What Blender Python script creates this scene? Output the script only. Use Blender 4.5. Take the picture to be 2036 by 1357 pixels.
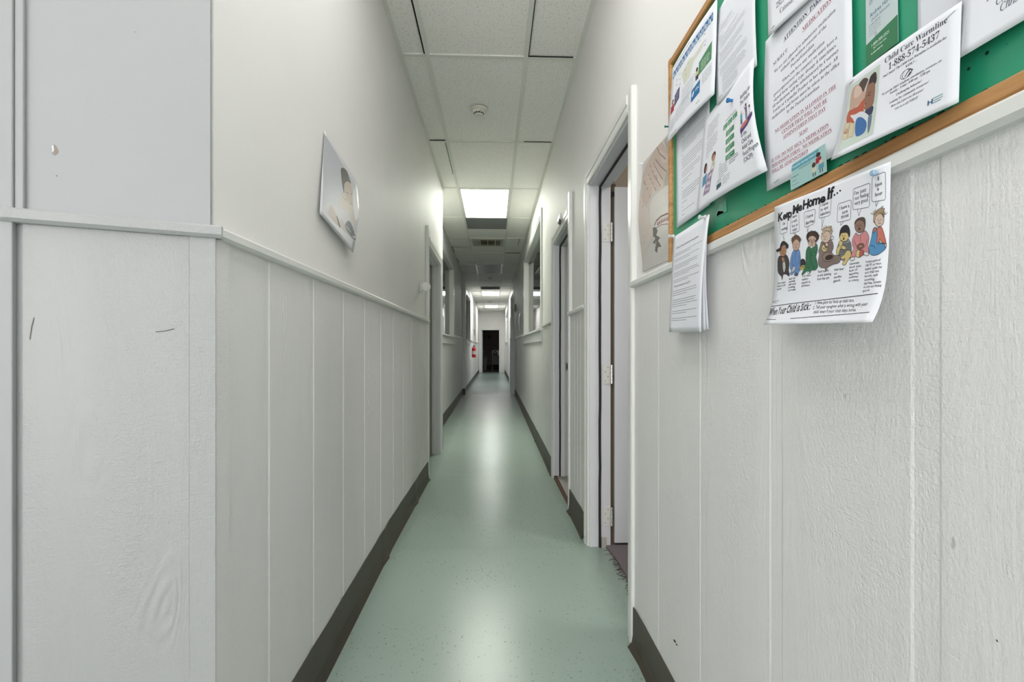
import bpy, bmesh, math, random
from mathutils import Vector, Matrix
random.seed(7)
C = bpy.context.scene
for o in list(bpy.data.objects): bpy.data.objects.remove(o)
COL = C.collection
# ------------------------------------------------------------------ camera, world, exposure
F, CX, HY, VP, CAMZ = 950.0, 1018.0, 693.0, 982.0, 1.127
YAW = math.atan((CX - VP) / F); cs, sn = math.cos(YAW), math.sin(YAW)
cam = bpy.data.cameras.new('camera'); cam.sensor_width = 36; cam.lens = F / 2036 * 36
cam.shift_y = (HY - 678.5) / 2036; cam.clip_start = .02
co = bpy.data.objects.new('camera', cam); COL.objects.link(co)
co.location = (0, 0, CAMZ); co.rotation_euler = (math.pi / 2, 0, -YAW)
C.camera = co
w = bpy.data.worlds.new('world'); C.world = w; w.use_nodes = True
w.node_tree.nodes['Background'].inputs[0].default_value = (1, .985, .97, 1)
w.node_tree.nodes['Background'].inputs[1].default_value = 1.75
C.view_settings.view_transform = 'Standard'; C.view_settings.look = 'None'
C.view_settings.gamma = 1; C.view_settings.use_curve_mapping = False
C.view_settings.exposure = 1.85
LOBBY_FILL = 1.0; MID_FILL = 1.8; NEAR_LAMP = 6.0; FAR_LAMP = 5.4; ROOM_LAMP = 3.0
CE = 2.85            # ceiling height
XR = .505            # right wall plane
XL, XM, XF = -.555, -.735, -.70   # left wall planes: near, middle, far
YB = 22.1            # far end wall
TH = .13

# ------------------------------------------------------------------ helpers
def at(px, py, X):
    """point (Y, Z) of the wall plane x = X seen at a pixel of the photograph"""
    k = (px - CX) / F
    yc = X / (k * cs + sn)
    return yc * (cs - k * sn), CAMZ + (HY - py) * yc / F

ORG = {}
def link(o, parent=None):
    COL.objects.link(o)
    if parent is not None: o.parent = parent
    return o
def tag(o, label=None, cat=None, group=None, kind=None):
    if label: o['label'] = label
    if cat: o['category'] = cat
    if group: o['group'] = group
    if kind: o['kind'] = kind
    return o
def thing(name, loc, label=None, cat=None, group=None, kind=None):
    o = bpy.data.objects.new(name, None); o.empty_display_size = .05
    o.location = loc; ORG[o] = Vector(loc); link(o)
    return tag(o, label, cat, group, kind)
def obj(name, bm, mats, parent=None, smooth=False, origin=None, bevel=0, fix=True):
    """bmesh in world coordinates -> object"""
    if fix: bmesh.ops.recalc_face_normals(bm, faces=bm.faces[:])
    og = ORG.get(parent) if parent is not None else (Vector(origin) if origin is not None else None)
    if og is not None: bmesh.ops.translate(bm, verts=bm.verts[:], vec=-og)
    me = bpy.data.meshes.new(name); bm.to_mesh(me); bm.free()
    if smooth:
        for p in me.polygons: p.use_smooth = True
    for m in (mats if isinstance(mats, (list, tuple)) else [mats]): me.materials.append(m)
    o = bpy.data.objects.new(name, me)
    if parent is None and origin is not None: o.location = origin
    ORG[o] = og if og is not None else Vector((0, 0, 0))
    link(o, parent)
    if bevel:
        b = o.modifiers.new('b', 'BEVEL'); b.width = bevel; b.segments = 2; b.limit_method = 'ANGLE'
    return o
def struct(name, bm, mats, parent=None, **k):
    o = obj(name, bm, mats, parent, **k)
    if parent is None: o['kind'] = 'structure'
    return o
def box(bm, x0, x1, y0, y1, z0, z1, mi=0, fr=None):
    if x0 > x1: x0, x1 = x1, x0
    if y0 > y1: y0, y1 = y1, y0
    vs = [bm.verts.new(fr(x, y, z) if fr else (x, y, z)) for x in (x0, x1) for y in (y0, y1) for z in (z0, z1)]
    for f in ((0, 1, 3, 2), (4, 6, 7, 5), (0, 4, 5, 1), (2, 3, 7, 6), (0, 2, 6, 4), (1, 5, 7, 3)):
        g = bm.faces.new([vs[i] for i in f]); g.material_index = mi
    return bm
def B(*a, **k): return box(bmesh.new(), *a, **k)
def prism(bm, pts, a, b, f):
    """closed outline pts swept from a to b; f(p, q, t) -> world"""
    A = [bm.verts.new(f(p, q, a)) for p, q in pts]; Bv = [bm.verts.new(f(p, q, b)) for p, q in pts]
    n = len(pts)
    for i in range(n): bm.faces.new((A[i], A[(i + 1) % n], Bv[(i + 1) % n], Bv[i]))
    bm.faces.new(A[::-1]); bm.faces.new(Bv)
    return bm
def lathe(bm, prof, c, axis='Z', n=24, mi=0):
    c = Vector(c); rings = []
    for r, h in prof:
        ring = []
        for i in range(n):
            a = 2 * math.pi * i / n; u, v = r * math.cos(a), r * math.sin(a)
            d = {'Z': (u, v, h), 'X': (h, u, v), 'Y': (u, h, v)}[axis]
            ring.append(bm.verts.new(c + Vector(d)))
        rings.append(ring)
    for a, b in zip(rings, rings[1:]):
        for i in range(n):
            f = bm.faces.new((a[i], a[(i + 1) % n], b[(i + 1) % n], b[i])); f.material_index = mi
    for r in (rings[0], rings[-1]):
        f = bm.faces.new(r); f.material_index = mi
    return bm
def tube(bm, pts, r, n=8):
    rings = []
    pts = [Vector(p) for p in pts]
    for i, p in enumerate(pts):
        t = (pts[min(i + 1, len(pts) - 1)] - pts[max(i - 1, 0)]).normalized()
        a = t.orthogonal().normalized(); b = t.cross(a)
        if i and rings:
            pa = (rings[-1][0].co - pts[i - 1]); a = (pa - t * pa.dot(t)).normalized(); b = t.cross(a)
        rings.append([bm.verts.new(p + r * (a * math.cos(2 * math.pi * k / n) + b * math.sin(2 * math.pi * k / n))) for k in range(n)])
    for a, b in zip(rings, rings[1:]):
        for k in range(n): bm.faces.new((a[k], a[(k + 1) % n], b[(k + 1) % n], b[k]))
    bm.faces.new(rings[0][::-1]); bm.faces.new(rings[-1])
    return bm

# ------------------------------------------------------------------ materials
def srgb(c):
    return tuple((v / 255 / 12.92 if v / 255 <= .04045 else ((v / 255 + .055) / 1.055) ** 2.4) for v in c) + (1,)
MC = {}
def flat(rgb, rough=.6, spec=.3, metal=0):
    k = (tuple(rgb), rough, spec, metal)
    if k in MC: return MC[k]
    m = bpy.data.materials.new('paint_%d_%d_%d' % tuple(rgb)); m.use_nodes = True
    b = m.node_tree.nodes['Principled BSDF']
    b.inputs['Base Color'].default_value = srgb(rgb); b.inputs['Roughness'].default_value = rough
    b.inputs['Specular IOR Level'].default_value = spec; b.inputs['Metallic'].default_value = metal
    MC[k] = m; return m
class NT:
    def __init__(s, name, rough=.5, spec=.4):
        s.m = bpy.data.materials.new(name); s.m.use_nodes = True; s.t = s.m.node_tree
        s.b = s.t.nodes['Principled BSDF']; s.b.inputs['Roughness'].default_value = rough
        s.b.inputs['Specular IOR Level'].default_value = spec
        s.co = s.t.nodes.new('ShaderNodeTexCoord').outputs['Object']
    def n(s, ty, **k):
        x = s.t.nodes.new('ShaderNode' + ty)
        for a, v in k.items():
            if a.startswith('i_'):
                x.inputs[a[2:].replace('_', ' ')].default_value = v
            else: setattr(x, a, v)
        return x
    def l(s, a, b): s.t.links.new(a, b)
    def mapping(s, scale, rot=(0, 0, 0), loc=(0, 0, 0), src=None):
        m = s.n('Mapping'); m.inputs['Scale'].default_value = scale; m.inputs['Rotation'].default_value = rot
        m.inputs['Location'].default_value = loc
        s.l(src or s.co, m.inputs[0]); return m.outputs[0]
    def noise(s, vec, scale, detail=4, rough=.5, dist=0):
        x = s.n('TexNoise'); x.inputs['Scale'].default_value = scale; x.inputs['Detail'].default_value = detail
        x.inputs['Roughness'].default_value = rough; x.inputs['Distortion'].default_value = dist
        s.l(vec, x.inputs['Vector']); return x.outputs[0]
    def math(s, op, a, b=0.0, c=None):
        x = s.n('Math', operation=op)
        for i, v in enumerate((a, b) if c is None else (a, b, c)):
            if isinstance(v, (int, float)): x.inputs[i].default_value = v
            else: s.l(v, x.inputs[i])
        return x.outputs[0]
    def ramp(s, fac, stops):
        x = s.n('ValToRGB'); e = x.color_ramp.elements
        while len(e) < len(stops): e.new(.5)
        for el, (p, c) in zip(e, stops): el.position = p; el.color = c if len(c) == 4 else (*c, 1)
        s.l(fac, x.inputs[0]); return x.outputs[0]
    def mix(s, fac, a, b):
        x = s.n('Mix', data_type='RGBA')
        if isinstance(fac, (int, float)): x.inputs[0].default_value = fac
        else: s.l(fac, x.inputs[0])
        for i, v in ((6, a), (7, b)):
            if isinstance(v, tuple): x.inputs[i].default_value = v
            else: s.l(v, x.inputs[i])
        return x.outputs[2]
    def bump(s, h, strength, dist, prev=None):
        x = s.n('Bump'); x.inputs['Strength'].default_value = strength; x.inputs['Distance'].default_value = dist
        s.l(h, x.inputs['Height'])
        if prev is not None: s.l(prev, x.inputs['Normal'])
        return x.outputs[0]
    def done(s, color=None, normal=None, rough=None):
        if color is not None:
            if isinstance(color, tuple): s.b.inputs['Base Color'].default_value = color
            else: s.l(color, s.b.inputs['Base Color'])
        if normal is not None: s.l(normal, s.b.inputs['Normal'])
        if rough is not None: s.l(rough, s.b.inputs['Roughness'])
        return s.m

def m_plaster(name, rgb, rough=.58):
    t = NT(name, rough, .22)
    a = t.noise(t.mapping((1, 1, 1)), 220, 3); b = t.noise(t.mapping((1, 1, 1)), 30, 2)
    d = t.noise(t.mapping((14, 14, .6)), 1, 3)
    nb = t.bump(a, .12, .002); nb = t.bump(b, .15, .003, nb); nb = t.bump(d, .10, .01, nb)
    c = srgb(rgb); c2 = srgb([v * .965 for v in rgb])
    col = t.mix(t.noise(t.mapping((1, 1, 1)), 2.5, 4), c, c2)
    return t.done(col, nb)
def m_rough_wood(name, rgb, rough=.42):
    """painted rough-sawn plywood: vertical grain, cross saw marks, soft knots"""
    t = NT(name, rough, .45)
    warp = t.noise(t.mapping((4, 4, 1.1)), 1, 2)
    cmb = t.n('CombineXYZ'); t.l(t.math('MULTIPLY', warp, .35), cmb.inputs[0]); t.l(t.math('MULTIPLY', warp, .35), cmb.inputs[1])
    add = t.n('VectorMath', operation='ADD'); t.l(t.co, add.inputs[0]); t.l(cmb.outputs[0], add.inputs[1])
    grain = t.noise(t.mapping((75, 75, 2.2), src=add.outputs[0]), 1, 4, .6)
    coarse = t.noise(t.mapping((16, 16, .9), src=add.outputs[0]), 1, 3, .5)
    saw = t.noise(t.mapping((40, 40, 420), rot=(.35, .2, 0)), 1, 2, .5)
    fuzz = t.noise(t.mapping((1, 1, .7)), 230, 3, .6)
    vo = t.n('TexVoronoi'); vo.inputs['Scale'].default_value = 1; t.l(t.mapping((4.2, 4.2, 1.5), src=add.outputs[0]), vo.inputs['Vector'])
    kd = vo.outputs['Distance']
    rings = t.math('SINE', t.math('MULTIPLY', kd, 95))
    near = t.ramp(kd, [(.03, (1, 1, 1)), (.22, (0, 0, 0))])
    knot = t.math('MULTIPLY', rings, near)
    # patches where the face is sanded by wear are smoother
    patch = t.ramp(t.noise(t.mapping((5, 5, .8)), 1, 2), [(.4, (.25, .25, .25)), (.62, (1, 1, 1))])
    n1 = t.bump(t.math('MULTIPLY', t.math('ADD', t.math('MULTIPLY', saw, .45), fuzz), patch), .6, .0026)
    n2 = t.bump(grain, .40, .0026, n1); n3 = t.bump(coarse, .22, .005, n2); n4 = t.bump(knot, .55, .0016, n3)
    c = srgb(rgb); c2 = srgb([v * .95 for v in rgb])
    col = t.mix(t.noise(t.mapping((6, 6, 1)), 1, 4), c, c2)
    sp = t.ramp(t.noise(t.mapping((55, 55, 22)), 1, 2, .5), [(.79, (0, 0, 0)), (.81, (1, 1, 1))])
    col = t.mix(t.math('MULTIPLY', sp, .35), col, srgb((120, 115, 108)))
    return t.done(col, n4)
def m_floor():
    t = NT('green_painted_concrete', .25, .5)
    big = t.noise(t.mapping((1.6, .9, 1)), 1, 4); mid = t.noise(t.mapping((1, 1, 1)), 9, 5, .6)
    sep = t.n('SeparateXYZ'); t.l(t.co, sep.inputs[0])
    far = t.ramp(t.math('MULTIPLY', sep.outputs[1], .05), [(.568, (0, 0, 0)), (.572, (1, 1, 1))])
    col = t.mix(big, srgb((156, 174, 164)), srgb((150, 168, 158)))
    col = t.mix(t.math('MULTIPLY', mid, .25), col, srgb((164, 180, 171)))
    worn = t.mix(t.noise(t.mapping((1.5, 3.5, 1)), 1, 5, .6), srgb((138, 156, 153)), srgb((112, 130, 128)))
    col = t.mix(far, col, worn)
    # chips and scuffs
    ch = t.noise(t.mapping((95, 70, 1), rot=(0, 0, .7)), 1, 3, .5); area = t.noise(t.mapping((1, 1, 1)), 2.2, 3)
    chips = t.ramp(t.math('ADD', ch, t.math('MULTIPLY', area, .22)), [(.782, (0, 0, 0)), (.81, (1, 1, 1))])
    fine = t.noise(t.mapping((1, 1, 1)), 120, 2); chips2 = t.ramp(t.math('ADD', fine, t.math('MULTIPLY', area, .2)), [(.795, (0, 0, 0)), (.82, (1, 1, 1))])
    col = t.mix(t.math('MULTIPLY', chips, .75), col, srgb((84, 92, 86)))
    col = t.mix(t.math('MULTIPLY', chips2, .5), col, srgb((90, 98, 90)))
    # grime along the walls
    ax = t.math('ABSOLUTE', t.math('ADD', sep.outputs[0], .03))
    gr = t.ramp(t.math('ADD', ax, t.math('MULTIPLY', mid, .08)), [(.50, (0, 0, 0)), (.60, (1, 1, 1))])
    col = t.mix(t.math('MULTIPLY', gr, .35), col, srgb((92, 104, 94)))
    nb = t.bump(big, .08, .02); nb = t.bump(mid, .10, .002, nb); nb = t.bump(chips, -.3, .001, nb)
    grit = t.noise(t.mapping((1, 1, 1)), 190, 2); nb = t.bump(grit, .12, .0012, nb)
    t.b.inputs['Roughness'].default_value = .27
    return t.done(col, nb)
def m_tile():
    t = NT('fissured_ceiling_tile', .9, .1)
    sp = t.ramp(t.noise(t.mapping((1, 1.5, 1), rot=(0, 0, .5)), 125, 1, .4), [(.665, (0, 0, 0)), (.70, (1, 1, 1))])
    col = t.mix(sp, srgb((246, 245, 240)), srgb((176, 172, 164)))
    st = t.n('VectorMath', operation='DISTANCE'); t.l(t.mapping((1, 2.2, 0)), st.inputs[0]); st.inputs[1].default_value = (-.62, 18.0, 0)
    stain = t.ramp(t.math('ADD', st.outputs[1], t.math('MULTIPLY', t.noise(t.mapping((1, 1, 1)), 9, 3), .25)), [(.18, (1, 1, 1)), (.42, (0, 0, 0))])
    col = t.mix(t.math('MULTIPLY', stain, .35), col, srgb((150, 140, 112)))
    return t.done(col, t.bump(sp, -.4, .002))
def m_oak():
    t = NT('oak_veneer', .5, .3)
    v = t.mapping((60, 4, 60), src=t.co)
    g = t.noise(v, 1, 5, .6, .6); f = t.noise(t.mapping((260, 14, 260)), 1, 2)
    col = t.ramp(g, [(.3, srgb((160, 112, 66))), (.55, srgb((196, 148, 96))), (.75, srgb((207, 164, 112)))])
    col = t.mix(t.math('MULTIPLY', f, .35), col, srgb((140, 94, 52)))
    return t.done(col, t.bump(f, .2, .0006))
def m_board():
    t = NT('green_board_fabric', .38, .5)
    n1 = t.noise(t.mapping((1, 9, 3)), 1, 4)
    hol = t.noise(t.mapping((1, 1, 1)), 150, 1); zone = t.noise(t.mapping((1, 1, 1)), 9, 2)
    h = t.ramp(t.math('ADD', hol, t.math('MULTIPLY', zone, .28)), [(.93, (0, 0, 0)), (.95, (1, 1, 1))])
    col = t.mix(n1, srgb((36, 146, 110)), srgb((46, 160, 122)))
    col = t.mix(t.math('MULTIPLY', h, .7), col, srgb((20, 70, 52)))
    return t.done(col, t.bump(h, -.6, .002, t.bump(n1, .3, .01)))
def m_rubber():
    t = NT('dark_vinyl_base', .45, .4)
    n1 = t.noise(t.mapping((3, 3, 3)), 3, 5); sp = t.ramp(t.noise(t.mapping((1, 1, 1)), 60, 2), [(.74, (0, 0, 0)), (.77, (1, 1, 1))])
    col = t.mix(n1, srgb((60, 55, 47)), srgb((78, 71, 62)))
    return t.done(t.mix(t.math('MULTIPLY', sp, .5), col, srgb((150, 148, 140))), t.bump(n1, .2, .004))
def m_carpet():
    t = NT('grey_brown_carpet', .95, .05)
    n1 = t.noise(t.mapping((1, 1, 1)), 260, 3, .7)
    return t.done(t.mix(n1, srgb((96, 88, 90)), srgb((140, 131, 133))), t.bump(n1, .8, .004))
def m_paper(rgb=(226, 228, 234)):
    t = NT('white_paper', .75, .15)
    n1 = t.noise(t.mapping((1, 1, 1)), 18, 3)
    return t.done(srgb(rgb), t.bump(n1, .12, .004))
def m_emit(name, rgb, s):
    m = bpy.data.materials.new(name); m.use_nodes = True; nt = m.node_tree; nt.nodes.clear()
    e = nt.nodes.new('ShaderNodeEmission'); e.inputs[0].default_value = (*rgb, 1); e.inputs[1].default_value = s
    nt.links.new(e.outputs[0], nt.nodes.new('ShaderNodeOutputMaterial').inputs[0]); return m
def m_glass():
    m = bpy.data.materials.new('window_glass'); m.use_nodes = True; nt = m.node_tree; nt.nodes.clear()
    tr = nt.nodes.new('ShaderNodeBsdfTransparent'); tr.inputs[0].default_value = (.86, .92, .9, 1)
    gl = nt.nodes.new('ShaderNodeBsdfGlossy'); gl.inputs['Roughness'].default_value = .02
    fr = nt.nodes.new('ShaderNodeFresnel'); fr.inputs[0].default_value = 1.5
    mx = nt.nodes.new('ShaderNodeMixShader'); nt.links.new(fr.outputs[0], mx.inputs[0])
    nt.links.new(tr.outputs[0], mx.inputs[1]); nt.links.new(gl.outputs[0], mx.inputs[2])
    nt.links.new(mx.outputs[0], nt.nodes.new('ShaderNodeOutputMaterial').inputs[0]); return m

PL = m_plaster('white_wall_paint', (236, 235, 232))
PLG = m_plaster('shaded_wall_paint', (170, 172, 174), .45)  # wall paint darkened so the angled wall reads as less lit
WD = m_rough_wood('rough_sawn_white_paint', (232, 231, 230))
WDG = m_rough_wood('shaded_rough_sawn_paint', (170, 172, 173))  # darker copy of the white wood paint, shade put into its colour
TRIM = m_plaster('white_trim_paint', (228, 229, 226), .3)
JAMB = m_plaster('white_door_paint', (214, 216, 220), .4)
FLOOR = m_floor(); TILE = m_tile(); OAK = m_oak(); BOARD = m_board(); RUB = m_rubber(); CARPET = m_carpet()
PAPER = m_paper(); PAPER2 = m_paper((220, 223, 230)); GLASS = m_glass()
BAR = flat((226, 227, 220), .4); BLACK = flat((30, 27, 26), .6); DARKGAP = flat((40, 38, 33), .9)
CHROME = flat((200, 198, 192), .25, .5, 1); PAINTM = flat((214, 214, 210), .4)
DULL = flat((112, 116, 112), .5)

# ------------------------------------------------------------------ floor and ceiling
FZ = [(-3.3, .072), (1.7, .072), (2.5, .078), (3.15, .060), (4.1, .034), (11.0, .034), (22.2, 0)]
def fz(y):
    "the old slab falls gently towards the far end"
    for (a, p_), (b, q_) in zip(FZ, FZ[1:]):
        if y <= b: return p_ + (q_ - p_) * max(0, (y - a) / (b - a))
    return 0
bm = bmesh.new(); ys_ = [-3.2] + [FZ[1][0] + .1 * i for i in range(25)] + [4.5 + .5 * i for i in range(36)] + [YB + .1]
prev = None
for y in ys_:
    row = [bm.verts.new((x, y, z)) for x, z in ((-2.4, fz(y)), (XR + TH, fz(y)), (XR + TH, -.05), (-2.4, -.05))]
    if prev:
        for i in range(4): bm.faces.new((prev[i], prev[(i + 1) % 4], row[(i + 1) % 4], row[i]))
    else: bm.faces.new(row)
    prev = row
bm.faces.new(prev[::-1])
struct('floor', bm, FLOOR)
bm = bmesh.new(); CZ0 = .082
box(bm, XR + TH, 3.4, -3.2, 2.9, -.05, CZ0); box(bm, XR + TH, 3.4, 2.9, 22.2, -.05, .004); box(bm, -3.6, -2.4, -3.2, 22.2, -.05, .004)
struct('floor_side_rooms', bm, CARPET)
bm = bmesh.new(); box(bm, -3.6, 3.4, YB + .1, 28.2, -.05, 0)
struct('floor_end_room', bm, flat((70, 72, 68), .5))
T0, TL, TW = 2.829, 1.165, .58
GX = [-.97, -.39, .19]
lit = {2: 1, 10: 2, 14: 3}
# holes for the fittings are left by laying the tiles one by one
bm = bmesh.new()
def tile(x0, x1, y0, y1): box(bm, x0, x1, y0, y1, CE + .007, CE + .02)
rows = [T0 + TL * k for k in range(-6, 17)] + [YB]
for i in range(len(rows) - 1):
    y0, y1 = rows[i], rows[i + 1]
    for x0, x1 in ((-3.6, -2.71), (-2.71, -2.13), (-2.13, -1.55), (-1.55, -.97), (-.97, -.39), (-.39, .19), (.19, .77), (.77, 3.4)):
        if x0 == -.39 and round((y0 - T0) / TL) in (-2, 2, 10, 14, -3): continue
        if x0 == -1.55 and round((y0 - T0) / TL) == -3: continue
        tile(x0, x1, y0, y1)
ceil = struct('ceiling', bm, TILE)
bm = bmesh.new()
box(bm, -3.6, 3.4, -4.2, 28.2, CE + .2, CE + .25); box(bm, -3.6, 3.4, YB, 28.2, CE + .004, CE + .02)
struct('ceiling_slab', bm, DARKGAP)
bm = bmesh.new()
gb = .012
for x in (-2.13, -1.55, -.97, -.39, .19): box(bm, x - gb, x + gb, -3.2, YB, CE, CE + .012)
for k in range(-5, 17):
    y = T0 + TL * k
    box(bm, -2.4, XR, y - gb, y + gb, CE - .0005, CE + .012)
for y, xa, xb in ((T0 + 3.5 * TL, -.39, .19), (T0 + 4.5 * TL, -.39, .19), (T0 + 9.05 * TL, -.39, .19)):
    box(bm, xa, xb, y - gb, y + gb, CE - .0005, CE + .012)
struct('ceiling_grid', bm, BAR, ceil)
bm = bmesh.new()     # wall angle round the edge of the ceiling
box(bm, XR - .022, XR, -3.2, YB, CE - .002, CE + .01)
box(bm, XL, XL + .022, .98, 5.2, CE - .002, CE + .01); box(bm, XM, XM + .022, 5.2, 11.2, CE - .002, CE + .01)
box(bm, XF, XF + .022, 11.2, YB, CE - .002, CE + .01); box(bm, XF, XR, YB - .022, YB, CE - .002, CE + .01)
struct('wall_angle', bm, BAR, ceil)
bm = bmesh.new()     # dark gaps where tiles sit askew
def gap(x0, y0, x1, y1): box(bm, x0, x1, y0, y1, CE - .0012, CE + .0042)
gap(-.410, 1.6, -.4025, T0 - .02); gap(.2025, 1.6, .207, T0 - .01); gap(.205, T0 - .017, .47, T0 - .0125)
gap(-.54, T0 + TL - .018, -.40, T0 + TL - .0125); gap(-.4065, T0 + TL + .03, -.4025, T0 + TL + .75)
gap(.25, T0 + TL - .016, .48, T0 + TL - .0125); gap(.20, T0 + 5 * TL - .03, .48, T0 + 5 * TL - .0125)
gap(.40, T0 + 4 * TL + .02, .407, T0 + 4.4 * TL)
for a, b in ((1.75, 2.3), (2.9, 3.7), (4.2, 5.1)): gap(XL + .0005, a, XL + .004, b)
for a, b in ((3.3, 3.6), (4.6, 5.6)): gap(XR - .0055, a, XR - .001, b)
for a, b in ((8.1, 8.6), (9.2, 9.7)): gap(XM + .022, a, XM + .03, b)
struct('tile_gaps', bm, DARKGAP, ceil)

# ------------------------------------------------------------------ walls
def wall_x(name, xf, xb, y0, y1, openings, mat=PL, z1=CE + .02):
    """wall slab parallel to the corridor with rectangular openings (ya, yb, za, zb)"""
    bm = bmesh.new(); y = y0
    for ya, yb, za, zb in sorted(openings):
        box(bm, xf, xb, y, ya, 0, z1)
        if za > 0: box(bm, xf, xb, ya, yb, 0, za)
        if zb < z1: box(bm, xf, xb, ya, yb, zb, z1)
        y = yb
    box(bm, xf, xb, y, y1, 0, z1)
    return struct(name, bm, mat)
DH = 2.0
D_R1, D_R2, D_L = (1.738, 2.52), (3.17, 3.99), (4.04, 4.98)
W_R = (5.0, 7.75, 1.33, 2.53); W_L = (5.75, 8.6, 1.33, 2.55)
W_R2 = (11.75, 14.0, 1.36, 2.60); W_L2 = (11.75, 13.9, 1.36, 2.52); W_R3 = (17.3, 20.0, 1.36, 2.45)
D_R3 = (14.55, 15.4); D_L2 = (19.6, 20.5)
wr = wall_x('wall_right', XR, XR + TH, -3.2, YB + .1, [(*D_R1, 0, DH), (*D_R2, 0, DH), W_R, W_R2, (*D_R3, 0, DH), W_R3])
wl = wall_x('wall_left', XL, XL - TH, .97, 5.21, [(*D_L, 0, DH)])
bm = bmesh.new(); box(bm, XM - TH, XL - TH, 5.08, 5.21, 0, CE + .02); struct('wall_left_return', bm, PL)
wm = wall_x('wall_left_middle', XM, XM - TH, 5.21, 11.25, [W_L])
wf = wall_x('wall_left_far', XF, XF - TH, 11.25, YB + .1, [W_L2])
bm = bmesh.new(); box(bm, XM - .05, XF + .03, 11.238, 11.37, 0, CE + .02); struct('wall_left_pier', bm, PL)
bm = bmesh.new()
box(bm, XF - TH, -.575, YB, YB + TH, 0, CE + .02); box(bm, .25, XR + TH, YB, YB + TH, 0, CE + .02); box(bm, -.575, .25, YB, YB + TH, 1.98, CE + .02)
struct('wall_end', bm, PL)
# angled wall at the left of the picture
A0 = Vector((XL, .957, 0)); A1 = Vector((-.822, .853, 0)); ad = (A1 - A0).normalized(); an = Vector((-ad.y, ad.x, 0))
if an.y > 0: an = -an
def fa(u, o, z): return A0 + ad * u + an * o + Vector((0, 0, z))
LA = (A1 - A0).length
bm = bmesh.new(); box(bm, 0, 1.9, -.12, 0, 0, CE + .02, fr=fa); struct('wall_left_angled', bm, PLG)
bm = bmesh.new()
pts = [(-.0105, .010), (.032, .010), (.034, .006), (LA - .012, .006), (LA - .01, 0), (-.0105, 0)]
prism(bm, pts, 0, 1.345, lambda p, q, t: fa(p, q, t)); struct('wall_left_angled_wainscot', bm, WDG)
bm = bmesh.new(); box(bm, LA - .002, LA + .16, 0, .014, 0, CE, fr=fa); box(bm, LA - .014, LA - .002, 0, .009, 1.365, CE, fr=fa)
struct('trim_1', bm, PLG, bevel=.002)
# rooms behind
bm = bmesh.new()
box(bm, 3.3, 3.4, -3.2, 28.2, 0, CE + .2); box(bm, -3.6, -3.5, .2, 28.2, 0, CE + .2); box(bm, -3.6, 3.4, 28.1, 28.2, 0, CE + .2)
box(bm, XR + TH, 3.3, 2.86, 2.96, 0, CE + .2); box(bm, XR + TH, 3.3, 4.3, 4.4, 0, CE + .2); box(bm, XR + TH, 3.3, YB, YB + TH, 0, CE + .2)
box(bm, XR + TH, 3.3, -.3, -.2, 0, CE + .2)
box(bm, -3.5, XL - TH, 5.08, 5.2, 0, CE + .2); box(bm, -3.5, XF - TH, YB, YB + TH, 0, CE + .2)
struct('wall_side_rooms', bm, flat((176, 166, 152), .7))
# entrance room behind the camera
bm = bmesh.new()
box(bm, -2.4, -2.3, -3.2, .7, 0, CE + .02); box(bm, -2.4, -2.1, -3.3, -3.2, 0, CE + .02); box(bm, .3, XR + TH, -3.3, -3.2, 0, CE + .02)
box(bm, -2.1, .3, -3.3, -3.2, 0, .1); box(bm, -2.1, .3, -3.3, -3.2, 2.6, CE + .02)  # wide unseen opening added so daylight brightens the ceiling
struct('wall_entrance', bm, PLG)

# ------------------------------------------------------------------ wainscot panels (real grooves) and rails
ZR = 1.345
def wains(name, x, side, y0, y1, pitch, gw, gd=.0035, phase=0, th=.007, z1=ZR, mat=WD):
    """side +1: faces +x (left wall), -1: faces -x (right wall)"""
    pts = [(y0, 0), (y0, th)]; sl = min(.004, gw * .35)
    k = math.ceil((y0 - phase) / pitch); g = phase + k * pitch
    while g + gw < y1 - .01:
        if g > y0 + .01: pts += [(g, th), (g + sl, th - gd), (g + gw - sl, th - gd), (g + gw, th)]
        g += pitch
    pts += [(y1, th), (y1, 0)]
    bm = bmesh.new()
    # quads strip by strip
    prev = None
    for p, q in pts:
        a = bm.verts.new((x + side * q, p, 0)); b = bm.verts.new((x + side * q, p, z1))
        if prev: bm.faces.new((prev[0], a, b, prev[1]))
        prev = (a, b)
    vt = [(x, y0), (x, y1), (x + side * th, y1), (x + side * th, y0)]
    bm.faces.new([bm.verts.new((a, b, z1)) for a, b in vt])
    return struct(name, bm, mat)
def rail(name, x, side, y0, y1, z=1.365, mat=TRIM, d=.022, h=.024):
    bm = bmesh.new()
    pts = [(0, z - h), (d - .006, z - h), (d, z - h + .006), (d, z - .004), (d - .004, z), (0, z)]
    prism(bm, pts, y0, y1, lambda p, q, t: Vector((x + side * p, t, q)))
    return struct(name, bm, mat)
CW = .062   # casing width
wains('wainscot_right', XR, -1, -3.2, 1.674, .293, .040, .0011, .513 - .293 * 3)
wains('wainscot_right_doors', XR, -1, D_R1[1] + CW, D_R2[0] - CW, .1, .008, .003, .03)
wains('wainscot_right_middle', XR, -1, D_R2[1] + CW, 11.2, .147, .012, .002)
wains('wainscot_right_far', XR, -1, 11.7, D_R3[0] - .07, .147, .02, .003)
wains('wainscot_right_end', XR, -1, D_R3[1] + .07, YB, .147, .02, .003)
wains('wainscot_left', XL, 1, .985, D_L[0] - CW, .288, .036, .002, 1.155 - .288 * 4)
wains('wainscot_left_middle', XM, 1, 5.21, 11.23, .147, .014, .002)
wains('wainscot_left_far', XF, 1, 11.37, YB, .147, .02, .003)
bm = bmesh.new(); box(bm, XL, XL + .011, .957, 1.005, 0, ZR); struct('trim_2', bm, WD)
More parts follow.
